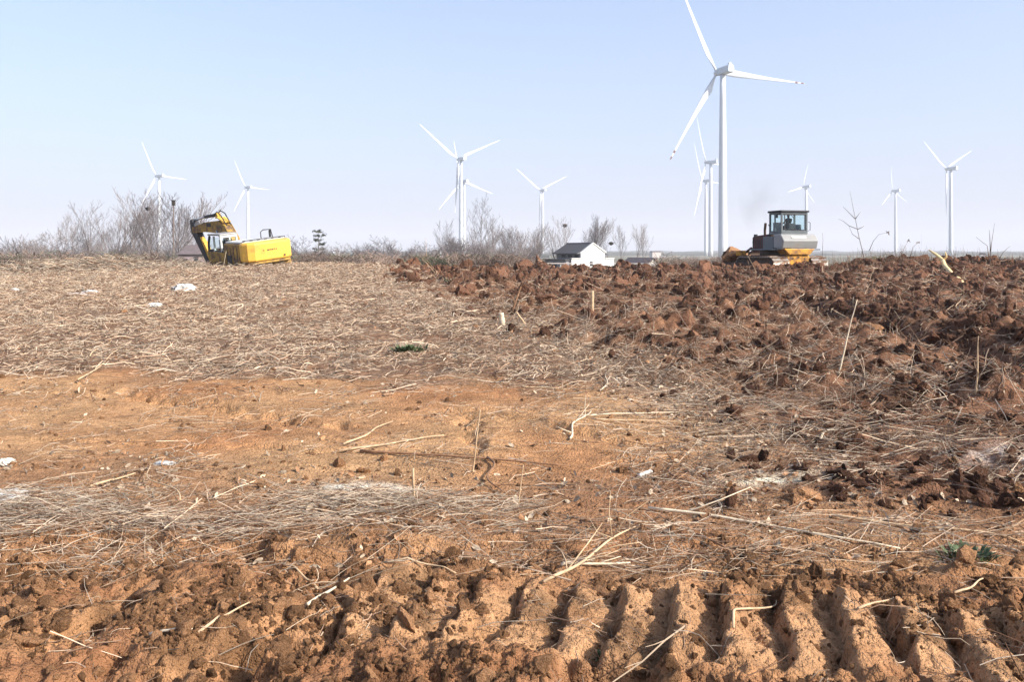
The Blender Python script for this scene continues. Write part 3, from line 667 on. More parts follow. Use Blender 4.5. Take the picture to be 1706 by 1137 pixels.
for kname, args in {
    'vase': dict(h=10, spread=.62, n_main=9, levels=3, trunk_r=.16, seed=3, upright=.85, minr=.012, low=.18),
    'round': dict(h=10, spread=.75, n_main=11, levels=3, trunk_r=.16, seed=8, upright=.75, minr=.012, low=.22),
    'poplar': dict(h=10, spread=.36, n_main=14, levels=3, trunk_r=.12, seed=5, upright=.95, minr=.012, low=.12),
    'slim': dict(h=10, spread=.46, n_main=12, levels=3, trunk_r=.11, seed=12, upright=.9, minr=.012, low=.25),
    'low': dict(h=5, spread=1.0, n_main=10, levels=3, trunk_r=.10, seed=20, upright=.55, minr=.012, low=.08)}.items():
    TREES[kname] = tree_meshes(branch_tree(**args), 'bark_far')
def pine_mesh():
    b = MB(); b.tube([(0, 0, 0), (.1, 0, 4), (0, 0, 8)], [.16, .12, .04], 6); t_ = bpy.data.meshes.new('trunk'); t_.from_pydata(b.v, [], b.f); t_.materials.append(M['bark_far'])
    b = MB(); rn = random.Random(5)
    for zz in (3.6, 4.3, 5.0, 5.8, 6.5, 7.2, 7.9):
        for j in range(5):
            a = rn.uniform(0, 6.28); r_ = (1.25 - .09 * zz) * rn.uniform(1.2, 2.2) * .9; e = Vector((math.cos(a) * r_, math.sin(a) * r_, zz + rn.uniform(.1, .4)))
            b.tube([(0, 0, zz), e], [.05, .025], 3, cap=False)
            for _ in range(22):
                c_ = Vector((0, 0, zz)).lerp(e, rn.uniform(.45, 1.05)) + Vector((rn.gauss(0, .16), rn.gauss(0, .16), rn.gauss(.05, .10)))
                d = Vector((rn.gauss(0, 1), rn.gauss(0, 1), rn.gauss(0, 1))).normalized() * .16; e2 = d.orthogonal().normalized() * .07
                b.add([c_ - d, c_ + e2, c_ + d, c_ - e2], [(0, 1, 2, 3)])
    c_ = bpy.data.meshes.new('crown'); c_.from_pydata(b.v, [], b.f); c_.materials.append(M['scrub_green']); return [t_, c_]
TREES['pine'] = pine_mesh()
def tree(kind, px, top, Y, width=None, label='', group=None, name='bare_tree', rot=None):
    X = (px - 853) * Y / F; zb = far_z(X, Y) - .1; zt = EYE - (top - 420) * Y / F; H = zt - zb
    r_ = empty(name, (X, Y, zb), (0, 0, random.uniform(0, 6.28) if rot is None else rot)); bh = 5 if kind == 'low' else (8.2 if kind == 'pine' else 10.3)
    s = H / bh; wd = s if width is None else s * width; r_.scale = (wd, wd, s)
    for nm, me in zip(('trunk', 'crown'), TREES[kind]): link(nm, me, r_)
    tag(r_, label, 'tree', group); return r_
LG = 'bare trees left of the excavator'
for (kd, px, top, Y, wd, lab) in (
    ('vase', 152, 352, 118, 1.0, 'outermost bare tree at the left end of the tall tree row'),
    ('poplar', 176, 350, 122, 1.3, 'bare tree second from the left end of the tall tree row, thin and upright'),
    ('vase', 208, 334, 114, 1.15, 'wide forking bare tree in the middle of the left tree row'),
    ('round', 232, 342, 118, 1.0, 'bare tree just left of the one holding a nest'),
    ('vase', 251, 338, 112, .9, 'bare tree with a small dark bird nest, left of the left-most turbine'),
    ('slim', 267, 350, 116, 1.1, 'bare tree whose trunk runs up along the left-most turbine tower'),
    ('poplar', 277, 336, 120, 1.3, 'bare tree just right of the left-most turbine tower'),
    ('slim', 302, 344, 112, 1.4, 'leaning bare tree right of the pole with a dark box'),
    ('round', 190, 362, 130, .9, 'short bare tree half hidden within the left tree row'),
    ('slim', 320, 362, 130, 1.0, 'thin bare tree directly left of the excavator boom'),):
    tree(kd, px, top, Y, wd, lab, LG)
for (kd, px, top, Y, wd, lab) in (
    ('low', 72, 396, 120, 1.3, 'squat bare bush-like tree near the left edge'),
    ('low', 33, 400, 110, .8, 'dark low tree closest to the left edge of the photo'),
    ('slim', 104, 372, 170, 1.0, 'faint hazy bare tree left of the tall tree row'),
    ('low', 128, 395, 118, 1.0, 'low bare tree at the foot of the tall row at left'),):
    tree(kd, px, top, Y, wd, lab, 'low trees at the left edge')
for (kd, px, top, Y, wd, lab, nm) in (
    ('pine', 531, 385, 120, .9, 'small dark pine tree with tiered branches right of the excavator', 'pine_tree'),
    ('low', 500, 401, 110, 1.1, 'low bare tree right behind the excavator counterweight', 'bare_tree'),
    ('low', 637, 401, 130, 1.0, 'low spreading bare tree between the excavator and the paired turbines', 'bare_tree'),
    ('low', 655, 406, 135, 1.0, 'low dark bare tree just right of another low spreading one', 'bare_tree'),
    ('low', 704, 408, 140, 1.0, 'low bushy bare tree left of the paired turbines', 'bare_tree'),
    ('vase', 747, 378, 128, .9, 'medium bare tree directly left of the paired turbine tower', 'bare_tree'),
    ('round', 797, 340, 122, .78, 'tallest bare tree left of centre, just right of the paired turbines', 'bare_tree'),
    ('slim', 822, 378, 128, 1.1, 'bare tree leaning out from the foot of the tallest central tree', 'bare_tree'),
    ('poplar', 843, 385, 150, 1.2, 'thin pale tree between the tallest bare tree and the V-blade turbine', 'bare_tree'),
    ('slim', 862, 388, 150, 1.3, 'thin bare tree second in the row left of the V-blade turbine', 'bare_tree'),
    ('poplar', 878, 386, 155, 1.2, 'thin bare tree third in the row left of the V-blade turbine', 'bare_tree'),
    ('slim', 897, 385, 145, .8, 'bare trunk standing against the V-blade turbine tower', 'bare_tree'),
    ('poplar', 933, 382, 150, 1.2, 'thin tree left of the one with a nest by the white house', 'bare_tree'),
    ('slim', 942, 376, 150, 1.0, 'thin tree with a dark nest at its top, left of the white house roof', 'bare_tree')):
    tree(kd, px, top, Y, wd, lab, 'trees along the far field edge', nm)
for (kd, px, top, wd, lab) in (
    ('poplar', 962, 374, 1.3, 'bare poplar behind the left end of the white house roof'), ('poplar', 974, 372, 1.2, 'bare poplar behind the ridge of the white house'),
    ('slim', 991, 374, 1.1, 'bare tree rising just right of the white house gable peak'), ('round', 1012, 388, .7, 'dense twiggy tree with a nest behind the right slope of the white house'),
    ('slim', 1036, 388, 1.0, 'bare tree just right of the white house'), ('vase', 1060, 384, .8, 'Y-shaped bare tree left of the low shed roof'), ('slim', 1072, 386, 1.1, 'bare tree behind the low shed')):
    tree(kd, px, top, 178, wd, lab, 'trees behind the white house')
for i in range(8):
    px = random.uniform(118, 335); tree(random.choice(('slim', 'poplar', 'vase')), px, 345 + abs(px - 240) * .22 + random.uniform(6, 34), random.uniform(125, 165), random.uniform(.9, 1.4), 'thin hazy bare tree in the back rank of the left tree row', 'back rank of the left tree row')
for i in range(6):
    px = random.uniform(740, 925); tree(random.choice(('slim', 'poplar', 'vase')), px, 390 + random.uniform(-4, 14), random.uniform(155, 185), random.uniform(1.0, 1.5), 'thin hazy bare tree in the row behind the paired turbines', 'hazy tree row behind the paired turbines')
def nest(px, py, Y, lab):
    p_ = at(px, py, Y); b = MB(); lathe(b, [(.08, -.32), (.30, -.2), (.38, .05), (.33, .25), (.1, .30)], 9)
    for j in range(26):
        a = random.uniform(0, 6.28); d = Vector((math.cos(a + 1.3), math.sin(a + 1.3), random.uniform(-.3, .3))) * .4; c_ = Vector((math.cos(a) * .33, math.sin(a) * .33, random.uniform(-.2, .25))); b.tube([c_ - d, c_ + d], .018, 3)
    o = b.build('bird_nest', 'nest'); o.location = p_; o.scale = (Y / 150,) * 3; tag(o, lab, 'nest', 'bird nests in the bare trees')
nest(246, 348, 112, 'dark bird nest high in a bare tree left of the left-most turbine'); nest(941, 376, 150, 'dark bird nest on a treetop left of the white house'); nest(1018, 406, 176, 'dark bird nest in the twiggy tree right of the white house roof')
# pole with dark box
pb = at(289, 340, 108); zb = far_z(pb.x, 108)
r_ = empty('utility_pole', (pb.x, 108, zb)); tag(r_, 'thin dark pole topped by a small dark box among the left tree row', 'pole')
MB().tube([(0, 0, 0), (0, 0, pb.z - zb)], [.11, .07], 8).build('pole', 'bark', r_)
MB().box((0, 0, pb.z - zb + .1), (.36, .36, .62)).box((0, 0, pb.z - zb + .45), (.5, .5, .08)).build('box', 'nest', r_)

# scrub belt
def bush_mesh(seed, m, h=1.6, n=46):
    rn = random.Random(seed); b = MB()
    for _ in range(n):
        a = rn.uniform(0, 6.28); r0 = rn.uniform(0, .5); p_ = Vector((math.cos(a) * r0, math.sin(a) * r0, 0)); d = Vector((math.cos(a) * rn.uniform(.1, .9), math.sin(a) * rn.uniform(.1, .9), 1)).normalized()
        path = [p_]
        for i in range(3):
            d = (d + Vector((rn.gauss(0, .25), rn.gauss(0, .25), rn.gauss(0, .1)))).normalized(); path.append(path[-1] + d * h / 3 * rn.uniform(.6, 1.15))
        b.tube(path, [.035, .03, .025, .015], 3, cap=False)
        for _k in range(3):
            q_ = path[rn.randint(1, 3)]; e = Vector((rn.gauss(0, .35), rn.gauss(0, .35), rn.uniform(0, .5))); b.tube([q_, q_ + e], [.02, .012], 3, cap=False)
    me = bpy.data.meshes.new('bush'); me.from_pydata(b.v, [], b.f); me.materials.append(M[m]); return me
bushes = [bush_mesh(i, m) for i, m in enumerate(['scrub', 'scrub', 'scrub', 'scrub', 'scrub_green', 'scrub'])]
n = 6000; y = rng.uniform(72, 210, n); px = rng.uniform(-300, 2000, n)
dens = np.interp(px, [-300, 0, 130, 300, 480, 600, 700, 900, 1050, 1200, 1400, 2000], [1, 1, 1, .9, .9, .75, .85, .7, .45, .5, .25, .2])
k = (rng.random(n) < dens) & ~((px > 880) & (px < 1110) & (y < 165)) & ~((px > 280) & (px < 370) & (y < 128)); y, px = y[k], px[k]; x = (px - 853) * y / F; n = len(x)
s = rng.uniform(.7, 1.5, n) * np.interp(px, [0, 300, 700, 1100, 1400], [1.35, 1.25, 1.1, .8, .6])
z = macro(x, y); s = np.minimum(s, (EYE - 4 / F * y - z) / 1.7)
scatter('scrub_thicket', bushes, np.stack([x, y, z], -1), np.stack([0 * x, 0 * x, rng.uniform(0, 6.28, n)], -1), np.stack([s * 1.3, s * 1.3, s], -1), rng.integers(0, 6, n), 'hazy belt of leafless brown scrub beyond the far edge of the field', 'scrub')

sap = [TREES[k][1] for k in ('poplar', 'slim', 'vase', 'low')]
px = np.concatenate([rng.uniform(-80, 340, 80), rng.uniform(470, 740, 40), rng.uniform(740, 905, 50)]); n = len(px); y = rng.uniform(95, 200, n); y = np.where((px > 270) & (px < 375), np.maximum(y, 125), y); x = (px - 853) * y / F; z = macro(x, y)
H = rng.uniform(.2, 1.7, n) * np.where((px > 440) & (px < 735), .55, 1) + (EYE - z); H = np.minimum(H, 6); form = rng.integers(0, 4, n); sc_ = H / np.where(form == 3, 5.2, 10.3)
scatter('sapling_thicket', sap, np.stack([x, y, z - .1], -1), np.stack([0 * x, 0 * x, rng.uniform(0, 6.28, n)], -1), np.stack([sc_ * 1.5, sc_ * 1.5, sc_], -1), form, 'fine leafless undergrowth and saplings between the trees beyond the field', 'thicket')

# far woods: long low masses of tree crowns at the horizon
for (y_, xa, xb, hh, seed) in ((900, -900, 40, 5.6, 1), (1500, -1400, 1400, 7.2, 2), (2600, -2600, 2700, 10.5, 3), (4300, -3600, 3600, 14, 4)):
    nx = int((xb - xa) / (6 + y_ * .0045)); xs = np.linspace(xa, xb, nx); rows = []
    for j, (dy, hf) in enumerate(((0, 0), (0, .55), (8, .85), (22, 1.0), (45, .8), (60, 0))):
        ht = hh * hf * (.62 + .42 * np.clip(fbm(xs + dy, xs * 0 + seed * 5 + j, 130, 5, seed, .62) + .5, 0, 1.2))
        rows.append(np.stack([xs, y_ + dy + fbm(xs, xs * 0 + j, 40, 3, seed + 9) * 10, -5.2 + ht], -1))
    Vv = np.concatenate(rows); ii = np.arange(6 * nx).reshape(6, nx); q = np.stack([ii[:-1, :-1], ii[:-1, 1:], ii[1:, 1:], ii[1:, :-1]], -1).reshape(-1, 4)
    o = link('distant_woods', np_mesh('distant_woods', Vv, q, M['far_wood'])); tag(o, None, None, None, 'stuff')
    o['label'] = ['nearest hazy treeline across the left of the plain', 'hazy treeline at middle distance across the plain', 'blue-grey treeline far across the plain', 'faintest treeline right at the horizon'][seed - 1]; o['category'] = 'woods'

# ------------------------------------------------------------------ houses
def house(px0, Y, zb, head):
    """white farmhouse: x along the gable wall, y away along the ridge"""
    X = (px0 - 853) * Y / F; r_ = empty('white_house', (X, Y, zb), (0, 0, R(head)))
    tag(r_, 'white house with a dark pitched roof, bright gable end and low side wings', 'house')
    e, rg = 5.25, 6.55; k_ = e - 1.75
    def P_(b, poly, y0, y1): return b.prism(poly, y0, y1, 'y')
    # gable wall with shoulders
    P_(MB(), [(-4.1, 0), (4.1, 0), (4.1, 3.95), (2.3, 3.95), (2.3, 5.0), (0, rg), (-2.3, 4.75), (-2.3, 3.95), (-4.1, 3.95)], 0, .3).build('gable_wall', 'wall_white', r_)
    P_(MB(), [(-2.2, 0), (2.2, 0), (2.2, 4.75), (-2.2, 4.75)], .302, 8.5).build('wall', 'wall_grey_shade', r_)  # white house wall, its shade put into the grey
    rf = MB()
    P_(rf, [(-2.9, 4.88), (-2.9, 4.74), (0, rg - .12), (0, rg + .04)], .302, 8.8); P_(rf, [(2.9, 4.88), (0, rg + .04), (0, rg - .12), (2.9, 4.74)], .302, 8.8)
    ro = rf.build('roof', 'roof', r_)
    MB().tube([(0, .3, rg + .06), (0, 8.9, rg + .06)], .1, 6).build('ridge', 'roof_brown', ro)
    P_(MB(), [(-.02, rg + .16), (2.55, 5.15), (2.55, 4.9), (2.45, 4.9), (0, rg - .02), (-2.5, 4.75), (-2.5, 4.95)], -.14, .298).build('verge', 'white_paint', r_)
    for (x0, x1) in ((-4.95, -2.35), (2.35, 3.9)):
        MB().box(((x0 + x1) / 2, 4.1, 1.85), (x1 - x0, 7.4, 3.7)).build('side_wing', 'wall_grey_shade', r_)
        MB().box(((x0 + x1) / 2 + (-.12 if x0 < 0 else .12), 4.1, 3.81), (x1 - x0 + .3, 7.9, .2)).build('wing_roof', 'roof', r_)
    P_(MB(), [(-4.1, 3.952), (-2.302, 3.952), (-2.302, 4.1), (-4.25, 4.1)], -.15, .45).build('coping', 'white_paint', r_)
    P_(MB(), [(2.302, 3.952), (4.1, 3.952), (4.25, 4.1), (2.302, 4.1)], -.15, .45).build('coping', 'white_paint', r_)
    MB().box((-.35, -.03, 3.15), (.55, .08, .75)).build('window', 'dark', r_)
    MB().box((-.35, -.05, 2.72), (.75, .16, .08)).build('sill', 'white_paint', r_)
    for yy in (1.6, 3.8, 6.0):
        wn = MB().box((-2.23, yy, 4.4), (.06, 1.3, .45)).build('window', 'dark', r_)
    for yy in (1.6, 4.1, 6.6): MB().box((-4.98, yy, 2.95), (.06, 1.1, .9)).build('window', 'dark', r_)
    return r_
Yh = 140; zb = EYE - (405 - 420) * Yh / F - 6.6
house(988, Yh, zb, 26)
# small shed
Ys = 150; X = (1088 - 853) * Ys / F; zt = EYE - (430 - 420) * Ys / F; r_ = empty('shed', (X, Ys, zt - 3.0), (0, 0, R(32)))
tag(r_, 'low shed with a brown roof and pale gable end right of the white house', 'shed')
MB().prism([(-1.3, 0), (1.3, 0), (1.3, 1.9), (0, 2.9), (-1.3, 1.9)], 0, 6.5, 'y').build('wall', 'wall_pale', r_)
MB().prism([(-1.75, 1.75), (-1.75, 1.6), (0, 2.905), (0, 3.06)], -.3, 6.9, 'y').prism([(1.75, 1.75), (0, 3.06), (0, 2.905), (1.75, 1.6)], -.3, 6.9, 'y').build('roof', 'roof_brown', r_)
MB().box((0, -.04, 1.0), (.8, .06, 1.9)).build('door', 'wall_grey_shade', r_)
# mauve farmhouse
Yf = 105; X = (322 - 853) * Yf / F; zf = EYE - (450 - 420) * Yf / F; r_ = empty('farmhouse', (X, Yf, zf), (0, 0, R(14)))
tag(r_, 'small mauve-grey farmhouse with a hipped roof behind the excavator arm', 'house')
k_ = Yf / F
MB().box((0, 1.6, .95), (46 * k_, 3.2, 1.9 + .1)).build('wall', 'wall_mauve', r_)
b = MB(); w2, d0, d1, z0, z1 = 26 * k_, -.35, 3.6, 1.96, 3.15
b.add([(-w2, d0, z0), (w2, d0, z0), (w2, d1, z0), (-w2, d1, z0), (-w2 + 1.1, 1.3, z1), (w2 - .8, 1.3, z1), (w2 - .8, 1.9, z1), (-w2 + 1.1, 1.9, z1)], [(0, 1, 5, 4), (1, 2, 6, 5), (2, 3, 7, 6), (3, 0, 4, 7), (4, 5, 6, 7), (3, 2, 1, 0)])
b.build('roof', 'roof_brown', r_)
MB().box((.35, -.03, .85), (.55, .08, 1.6)).build('door', 'dark', r_)
MB().box((-.9, -.03, 1.1), (.5, .08, .6)).build('window', 'dark', r_)
MB().prism([(23.1 * k_, -.2), (30 * k_, -.2), (30 * k_, .7), (23.1 * k_, 1.7)], .2, .5, 'y').build('end_wall', 'wall_white', r_)
# hazy buildings far off
for (px, py, w_, h_, Y, m, lab) in ((725, 422, 8, 6, 600, 'wall_grey_shade', 'tiny blue-grey block building on the horizon left of the paired turbines'), (734, 421, 7, 5, 610, 'wall_white', 'tiny pale building touching the blue-grey block on the horizon'), (893, 421, 8, 4, 700, 'wall_white', 'tiny white building on the horizon left of the V-blade turbine'), (1092, 421, 16, 1.2, 900, 'concrete', 'long low pale shed on the horizon right of the white house'), (1637, 427, 9, 4, 500, 'wall_white', 'small white roof far off between the right-most turbine and the photo edge'), (560, 421, 10, 4, 800, 'wall_white', 'tiny pale building on the horizon right of the excavator')):
    p_ = at(px, py, Y); k_ = Y / F; r_ = empty('far_building', (p_.x, Y, -4.6), (0, 0, R(random.uniform(-20, 20)))); tag(r_, lab, 'building', 'far buildings on the horizon')
    top = p_.z + h_ * k_ / 2 + 4.6
    MB().box((0, 0, top / 2), (w_ * k_, w_ * k_ * .6, top)).build('wall', m, r_)
    MB().prism([(-w_ * k_ / 2 - .3, top + .01), (w_ * k_ / 2 + .3, top + .01), (w_ * k_ / 2 - .5, top + 1.2), (-w_ * k_ / 2 + .5, top + 1.2)], -w_ * k_ * .32, w_ * k_ * .32, 'y').build('roof', 'roof_brown', r_)
# low pale concrete irrigation channel lip behind the field
b = MB(); pts = [(600, 434.5), (750, 436.5), (880, 438), (1000, 438.5), (1100, 439), (1300, 440)]
for (pa, pc) in zip(pts[:-1], pts[1:]):
    a_ = at(pa[0], pa[1], 88); c_ = at(pc[0], pc[1], 88); b.prism([(a_.x, a_.z), (c_.x, c_.z), (c_.x, c_.z - 1.6), (a_.x, a_.z - 1.6)][::-1], 87.9, 88.1, 'y') if False else b.box(((a_ + c_) / 2) - Vector((0, 0, .05)), ((c_ - a_).length, .25, .11), rot_to(c_ - a_))
for i in range(22):
    x_ = -15.9 + i * 2.1; b.box((x_, 88, EYE - 16 * 88 / F - .75 - i * .012), (.14, .14, 1.35))
ch = b.build('irrigation_flume', 'concrete'); tag(ch, 'thin pale concrete flume running level behind the field and past the white house', 'flume')

# ------------------------------------------------------------------ excavator
def track(parent, L_, W, H, yc, shoe_m, body_m, nshoe=38, pr=.03):
    r_ = H / 2; s_ = L_ / 2 - r_; body = MB()
    prof = []
    for i in range(13): a = -math.pi / 2 + math.pi * i / 12; prof.append((s_ + math.cos(a) * (r_ - .05), r_ + math.sin(a) * (r_ - .05)))
    for i in range(13): a = math.pi / 2 + math.pi * i / 12; prof.append((-s_ + math.cos(a) * (r_ - .05), r_ + math.sin(a) * (r_ - .05)))
    body.prism(prof, yc - W * .28, yc + W * .28, 'y'); tr = body.build('track', body_m, parent)
    per = 4 * s_ + 2 * math.pi * r_; m0 = None
    for i in range(nshoe):
        d = per * i / nshoe
        if d < 2 * s_: p_ = (-s_ + d, 0); n_ = (0, -1)
        elif d < 2 * s_ + math.pi * r_: a = -math.pi / 2 + (d - 2 * s_) / r_; p_ = (s_ + r_ * math.cos(a), r_ + r_ * math.sin(a)); n_ = (math.cos(a), math.sin(a))
        elif d < 4 * s_ + math.pi * r_: p_ = (s_ - (d - 2 * s_ - math.pi * r_), 2 * r_); n_ = (0, 1)
        else: a = math.pi / 2 + (d - 4 * s_ - math.pi * r_) / r_; p_ = (-s_ + r_ * math.cos(a), r_ + r_ * math.sin(a)); n_ = (math.cos(a), math.sin(a))
        if m0 is None:
            b = MB(); b.box((0, 0, -.02), (per / nshoe * .86, W, .035)); b.box((per / nshoe * .32, 0, .03), (.03, W, .07)); o = b.build('track_shoe', shoe_m, tr); m0 = o
        else: o = m0.copy(); col.objects.link(o); o.parent = tr
        ang_ = math.atan2(n_[0], n_[1]); o.location = (p_[0], yc, p_[1]); o.rotation_euler = (0, ang_, 0)
    for i in range(3): pass
    b = MB()
    for sx in (-s_, s_): lathe(b, [(r_ * .72, -W * .34), (r_ * .72, W * .34)], 16, 'y', (sx, yc, r_))
    b.build('sprocket', 'mudsteel', tr)
    return tr
def beam(b, path, w_, hs):
    """box-section arm in the xz plane through path, heights hs"""
    n = len(path); vs = []
    for i in range(n):
        d = (Vector(path[min(i + 1, n - 1)]) - Vector(path[max(i - 1, 0)])).normalized(); nn = Vector((-d.y, d.x)) * hs[i] / 2; p_ = Vector(path[i])
        for sgn, yy in ((1, -w_ / 2), (1, w_ / 2), (-1, w_ / 2), (-1, -w_ / 2)): q_ = p_ + nn * sgn; vs.append((q_.x, yy, q_.y))
    fs = [(i * 4 + k, i * 4 + (k + 1) % 4, (i + 1) * 4 + (k + 1) % 4, (i + 1) * 4 + k) for i in range(n - 1) for k in range(4)] + [(3, 2, 1, 0), (n * 4 - 4, n * 4 - 3, n * 4 - 2, n * 4 - 1)]
    return b.add(vs, fs)
EX_Y = 42.8; ex_x = (414 - 853) * EX_Y / F
ray = math.degrees(math.atan2(409 - 853, F))
ex = empty('excavator', (ex_x, EX_Y + .0, -.02), (0, 0, 0))
ex.rotation_euler = (Matrix.Rotation(R(90 + 26 - ray), 4, 'Z') @ Matrix.Rotation(R(-7.5), 4, 'X') @ Matrix.Rotation(R(-1.5), 4, 'Y')).to_euler()
tag(ex, 'yellow crawler excavator tilted behind the crest, seen from its rear with its arm folded left', 'excavator')
for s_ in (-1, 1): track(ex, 3.9, .6, .85, 1.12 * s_, 'shoe', 'mudsteel', 36)
MB().box((0, 0, .55), (2.2, 1.7, .45)).build('undercarriage', 'mudsteel', ex, bevel=.03)
b = MB(); lathe(b, [(.75, .78), (.75, 1.0)], 24); b.build('slewing_ring', 'mudsteel', ex)
MB().box((-.35, 0, 1.12), (4.0, 2.5, .22)).build('platform', 'yellow_worn_shaded', ex, bevel=.02)
cw = [(-2.0, -1.28), (-2.0, 1.28), (-2.35, 1.27), (-2.62, 1.14), (-2.80, .85), (-2.86, .3), (-2.86, -.3), (-2.80, -.85), (-2.62, -1.14), (-2.35, -1.27)]
c_ = MB().prism(cw, 1.32, 2.26, 'z').build('counterweight', 'yellow', ex, bevel=.12, segs=4)
MB().prism([(p_[0] * .985 + (.02 if p_[0] < -2.1 else -.03), p_[1] * .97) for p_ in cw], 1.22, 1.315, 'z').build('counterweight_foot', 'yellow_worn_shaded', c_)
b = MB()                                # illegible dark lettering and a grab line on the counterweight
for i, (w1, h1) in enumerate(((.05, .05), (0, 0), (.10, .06), (.05, .07), (.08, .06), (.03, .07), (.05, .05))):
    if w1: b.box((-2.868, .42 - i * .11, 1.84 + .01 * (i % 2)), (.012, w1, h1))
b.box((-2.868, -.95 + .3, 1.5), (.012, .08, .08))
b.build('lettering', 'dark', c_)
b = MB(); b.box((-1.15, 0, 1.72), (1.66, 2.5, .96)); b.build('engine_housing', 'yellow_worn_shaded', ex, bevel=.04)
MB().box((-1.25, 0, 2.26), (1.75, 2.3, .10)).build('engine_hood', 'white_paint', ex, bevel=.03)
for xx in (-1.75, -1.4, -1.05, -.7): MB().box((xx, 1.253, 1.72), (.05, .02, .62)).build('vent_slat', 'dark', ex)
for i in range(6): MB().box((-2.05, 1.0 - i * .38, 2.325), (.07, .12, .05)).build('hood_latch', 'dark', ex)
MB().tube([(-1.2, -.35, 2.3), (-1.2, -.35, 2.62), (-1.2, -.5, 2.72), (-1.2, -.9, 2.70), (-1.2, -.98, 2.3)], .025, 6).build('handrail', 'dark', ex)
MB().tube([(-1.0, -.95, 2.3), (-1.0, -.95, 2.6), (-1.08, -.95, 2.68)], .06, 8).build('exhaust_pipe', 'dark', ex)
MB().tube([(-2.2, -1.1, 2.28), (-2.2, -1.1, 2.36), (-2.2, 1.1, 2.36), (-2.2, 1.1, 2.28)], .02, 6).build('handrail', 'dark', ex)
MB().box((-.15, 1.28, 1.5), (.9, .05, .5)).build('side_door', 'yellow_worn_shaded', ex, bevel=.01)
MB().box((-.9, 1.262, 1.45), (.5, .03, .42)).build('radiator_grille', 'dark', ex)
# cab
cab = MB().box((.92, .88, 1.5), (1.62, .92, .55)).build('cab', 'yellow_worn_shaded', ex, bevel=.03)
b = MB(); fr_m = 'white_paint'
for (xx, yy) in ((.16, .47), (.16, 1.29), (.95, .47), (.95, 1.29)): b.box((xx, yy, 2.16), (.09, .09, .78))
b.box((.16, .88, 1.82), (.09, .74, .09)); b.box((.16, .88, 2.53), (.09, .92, .12)); b.build('cab_frame', fr_m, cab, bevel=.01)
b = MB(); beam(b, [(1.66, 1.76), (1.60, 2.2), (1.42, 2.55)], .09, [.09] * 3)
b2 = MB()
for yy in (.47, 1.29): b2.add([(v[0], v[1] + yy, v[2]) for v in b.v], b.f)
b2.box((1.66, .88, 1.82), (.08, .8, .09)); b2.box((.78, 1.30, 1.8), (1.5, .05, .07)); b2.build('front_pillar', 'dark', cab)
MB().box((.80, .88, 2.63), (1.42, .96, .09)).build('cab_roof', 'grey_paint', cab, bevel=.03)
MB().box((.13, .88, 2.17), (.012, .74, .62)).build('rear_window', 'glass', cab)
MB().box((.55, 1.305, 2.17), (.7, .012, .68)).build('side_window', 'glass', cab); MB().box((1.28, 1.305, 2.17), (.56, .012, .62)).build('side_window', 'glass', cab)
MB().box((.75, .72, 1.98), (.12, .42, .6)).box((.95, .72, 1.80), (.45, .42, .1)).build('seat', 'dark', cab, bevel=.03)
b = MB(); b.tube([(.2, 1.36, 1.85), (.2, 1.36, 2.4)], .018, 6); b.build('grab_handle', 'dark', cab)
cab.location.y = -.17
# arm
bo = beam(MB(), [(.35, 1.45), (1.1, 2.15), (1.75, 2.72), (2.4, 2.92), (4.0, 2.9), (5.6, 2.72)], .42, [.42, .52, .62, .66, .52, .32]).build('boom', 'yellow_worn_shaded', ex, bevel=.02)
MB().prism([(.5, 1.8), (.95, 2.4), (1.6, 3.05), (2.35, 3.36), (2.35, 3.1), (1.85, 2.9), (1.3, 2.3), (.9, 1.86)], -.225, -.214, 'y').build('boom_side_plate', 'yellow', bo)
MB().box((2.0, 0, 3.29), (.7, .44, .05), Matrix.Rotation(R(-22), 3, 'Y')).build('boom_top_plate', 'yellow', bo)
for s_ in (-1, 1):
    cy = MB().tube([(.9, .33 * s_, 1.3), (1.7, .33 * s_, 2.1)], .075, 10).build('boom_cylinder', 'yellow_worn_shaded', bo, smooth=True); MB().tube([(1.7, .33 * s_, 2.1), (2.3, .33 * s_, 2.72)], .045, 8).build('rod', 'chrome', cy, smooth=True)
cy = MB().tube([(2.6, 0, 3.56), (4.2, 0, 3.44)], .09, 10).build('arm_cylinder', 'dark', bo, smooth=True); MB().tube([(4.2, 0, 3.44), (5.6, 0, 3.24)], .05, 8).build('rod', 'chrome', cy, smooth=True)
MB().prism([(2.3, 3.36), (2.8, 3.36), (2.6, 3.66)], -.1, .1, 'y').build('cylinder_bracket', 'yellow', bo)
MB().tube([(1.4, .15, 3.0), (2.0, .15, 3.55), (2.4, .15, 3.7), (2.9, .15, 3.5)], .03, 6).tube([(1.4, -.1, 3.0), (2.0, -.1, 3.62), (2.5, -.1, 3.76), (3.0, -.1, 3.46)], .03, 6).build('hydraulic_hose', 'dark', bo)
MB().box((3.4, .222, 3.03), (.5, .02, .2)).build('lettering', 'dark', bo)
stk = beam(MB(), [(5.8, 3.3), (5.6, 2.75), (4.85, 1.8), (3.9, .62)], .34, [.25, .62, .44, .28]).build('arm', 'dark', ex, bevel=.02)
MB().prism([(5.35, 2.5), (5.6, 2.2), (4.1, .52), (3.95, .76)], -.178, -.171, 'y').build('arm_side_plate', 'yellow', stk)
MB().prism([(5.2, 2.5), (4.75, 1.5), (3.95, .80), (3.75, 1.1), (4.5, 2.05)], -.12, .12, 'y').build('bucket_cylinder_bracket', 'yellow', stk, bevel=.02)
bk = MB(); prof = [(p_[0] - .35, p_[1] - .1) for p_ in ((4.35, .8), (4.0, .95), (3.6, .75), (3.45, .35), (3.7, 0.0), (4.2, -.1), (4.25, -.02), (3.8, .1), (3.6, .38), (3.7, .66), (4.05, .82))]
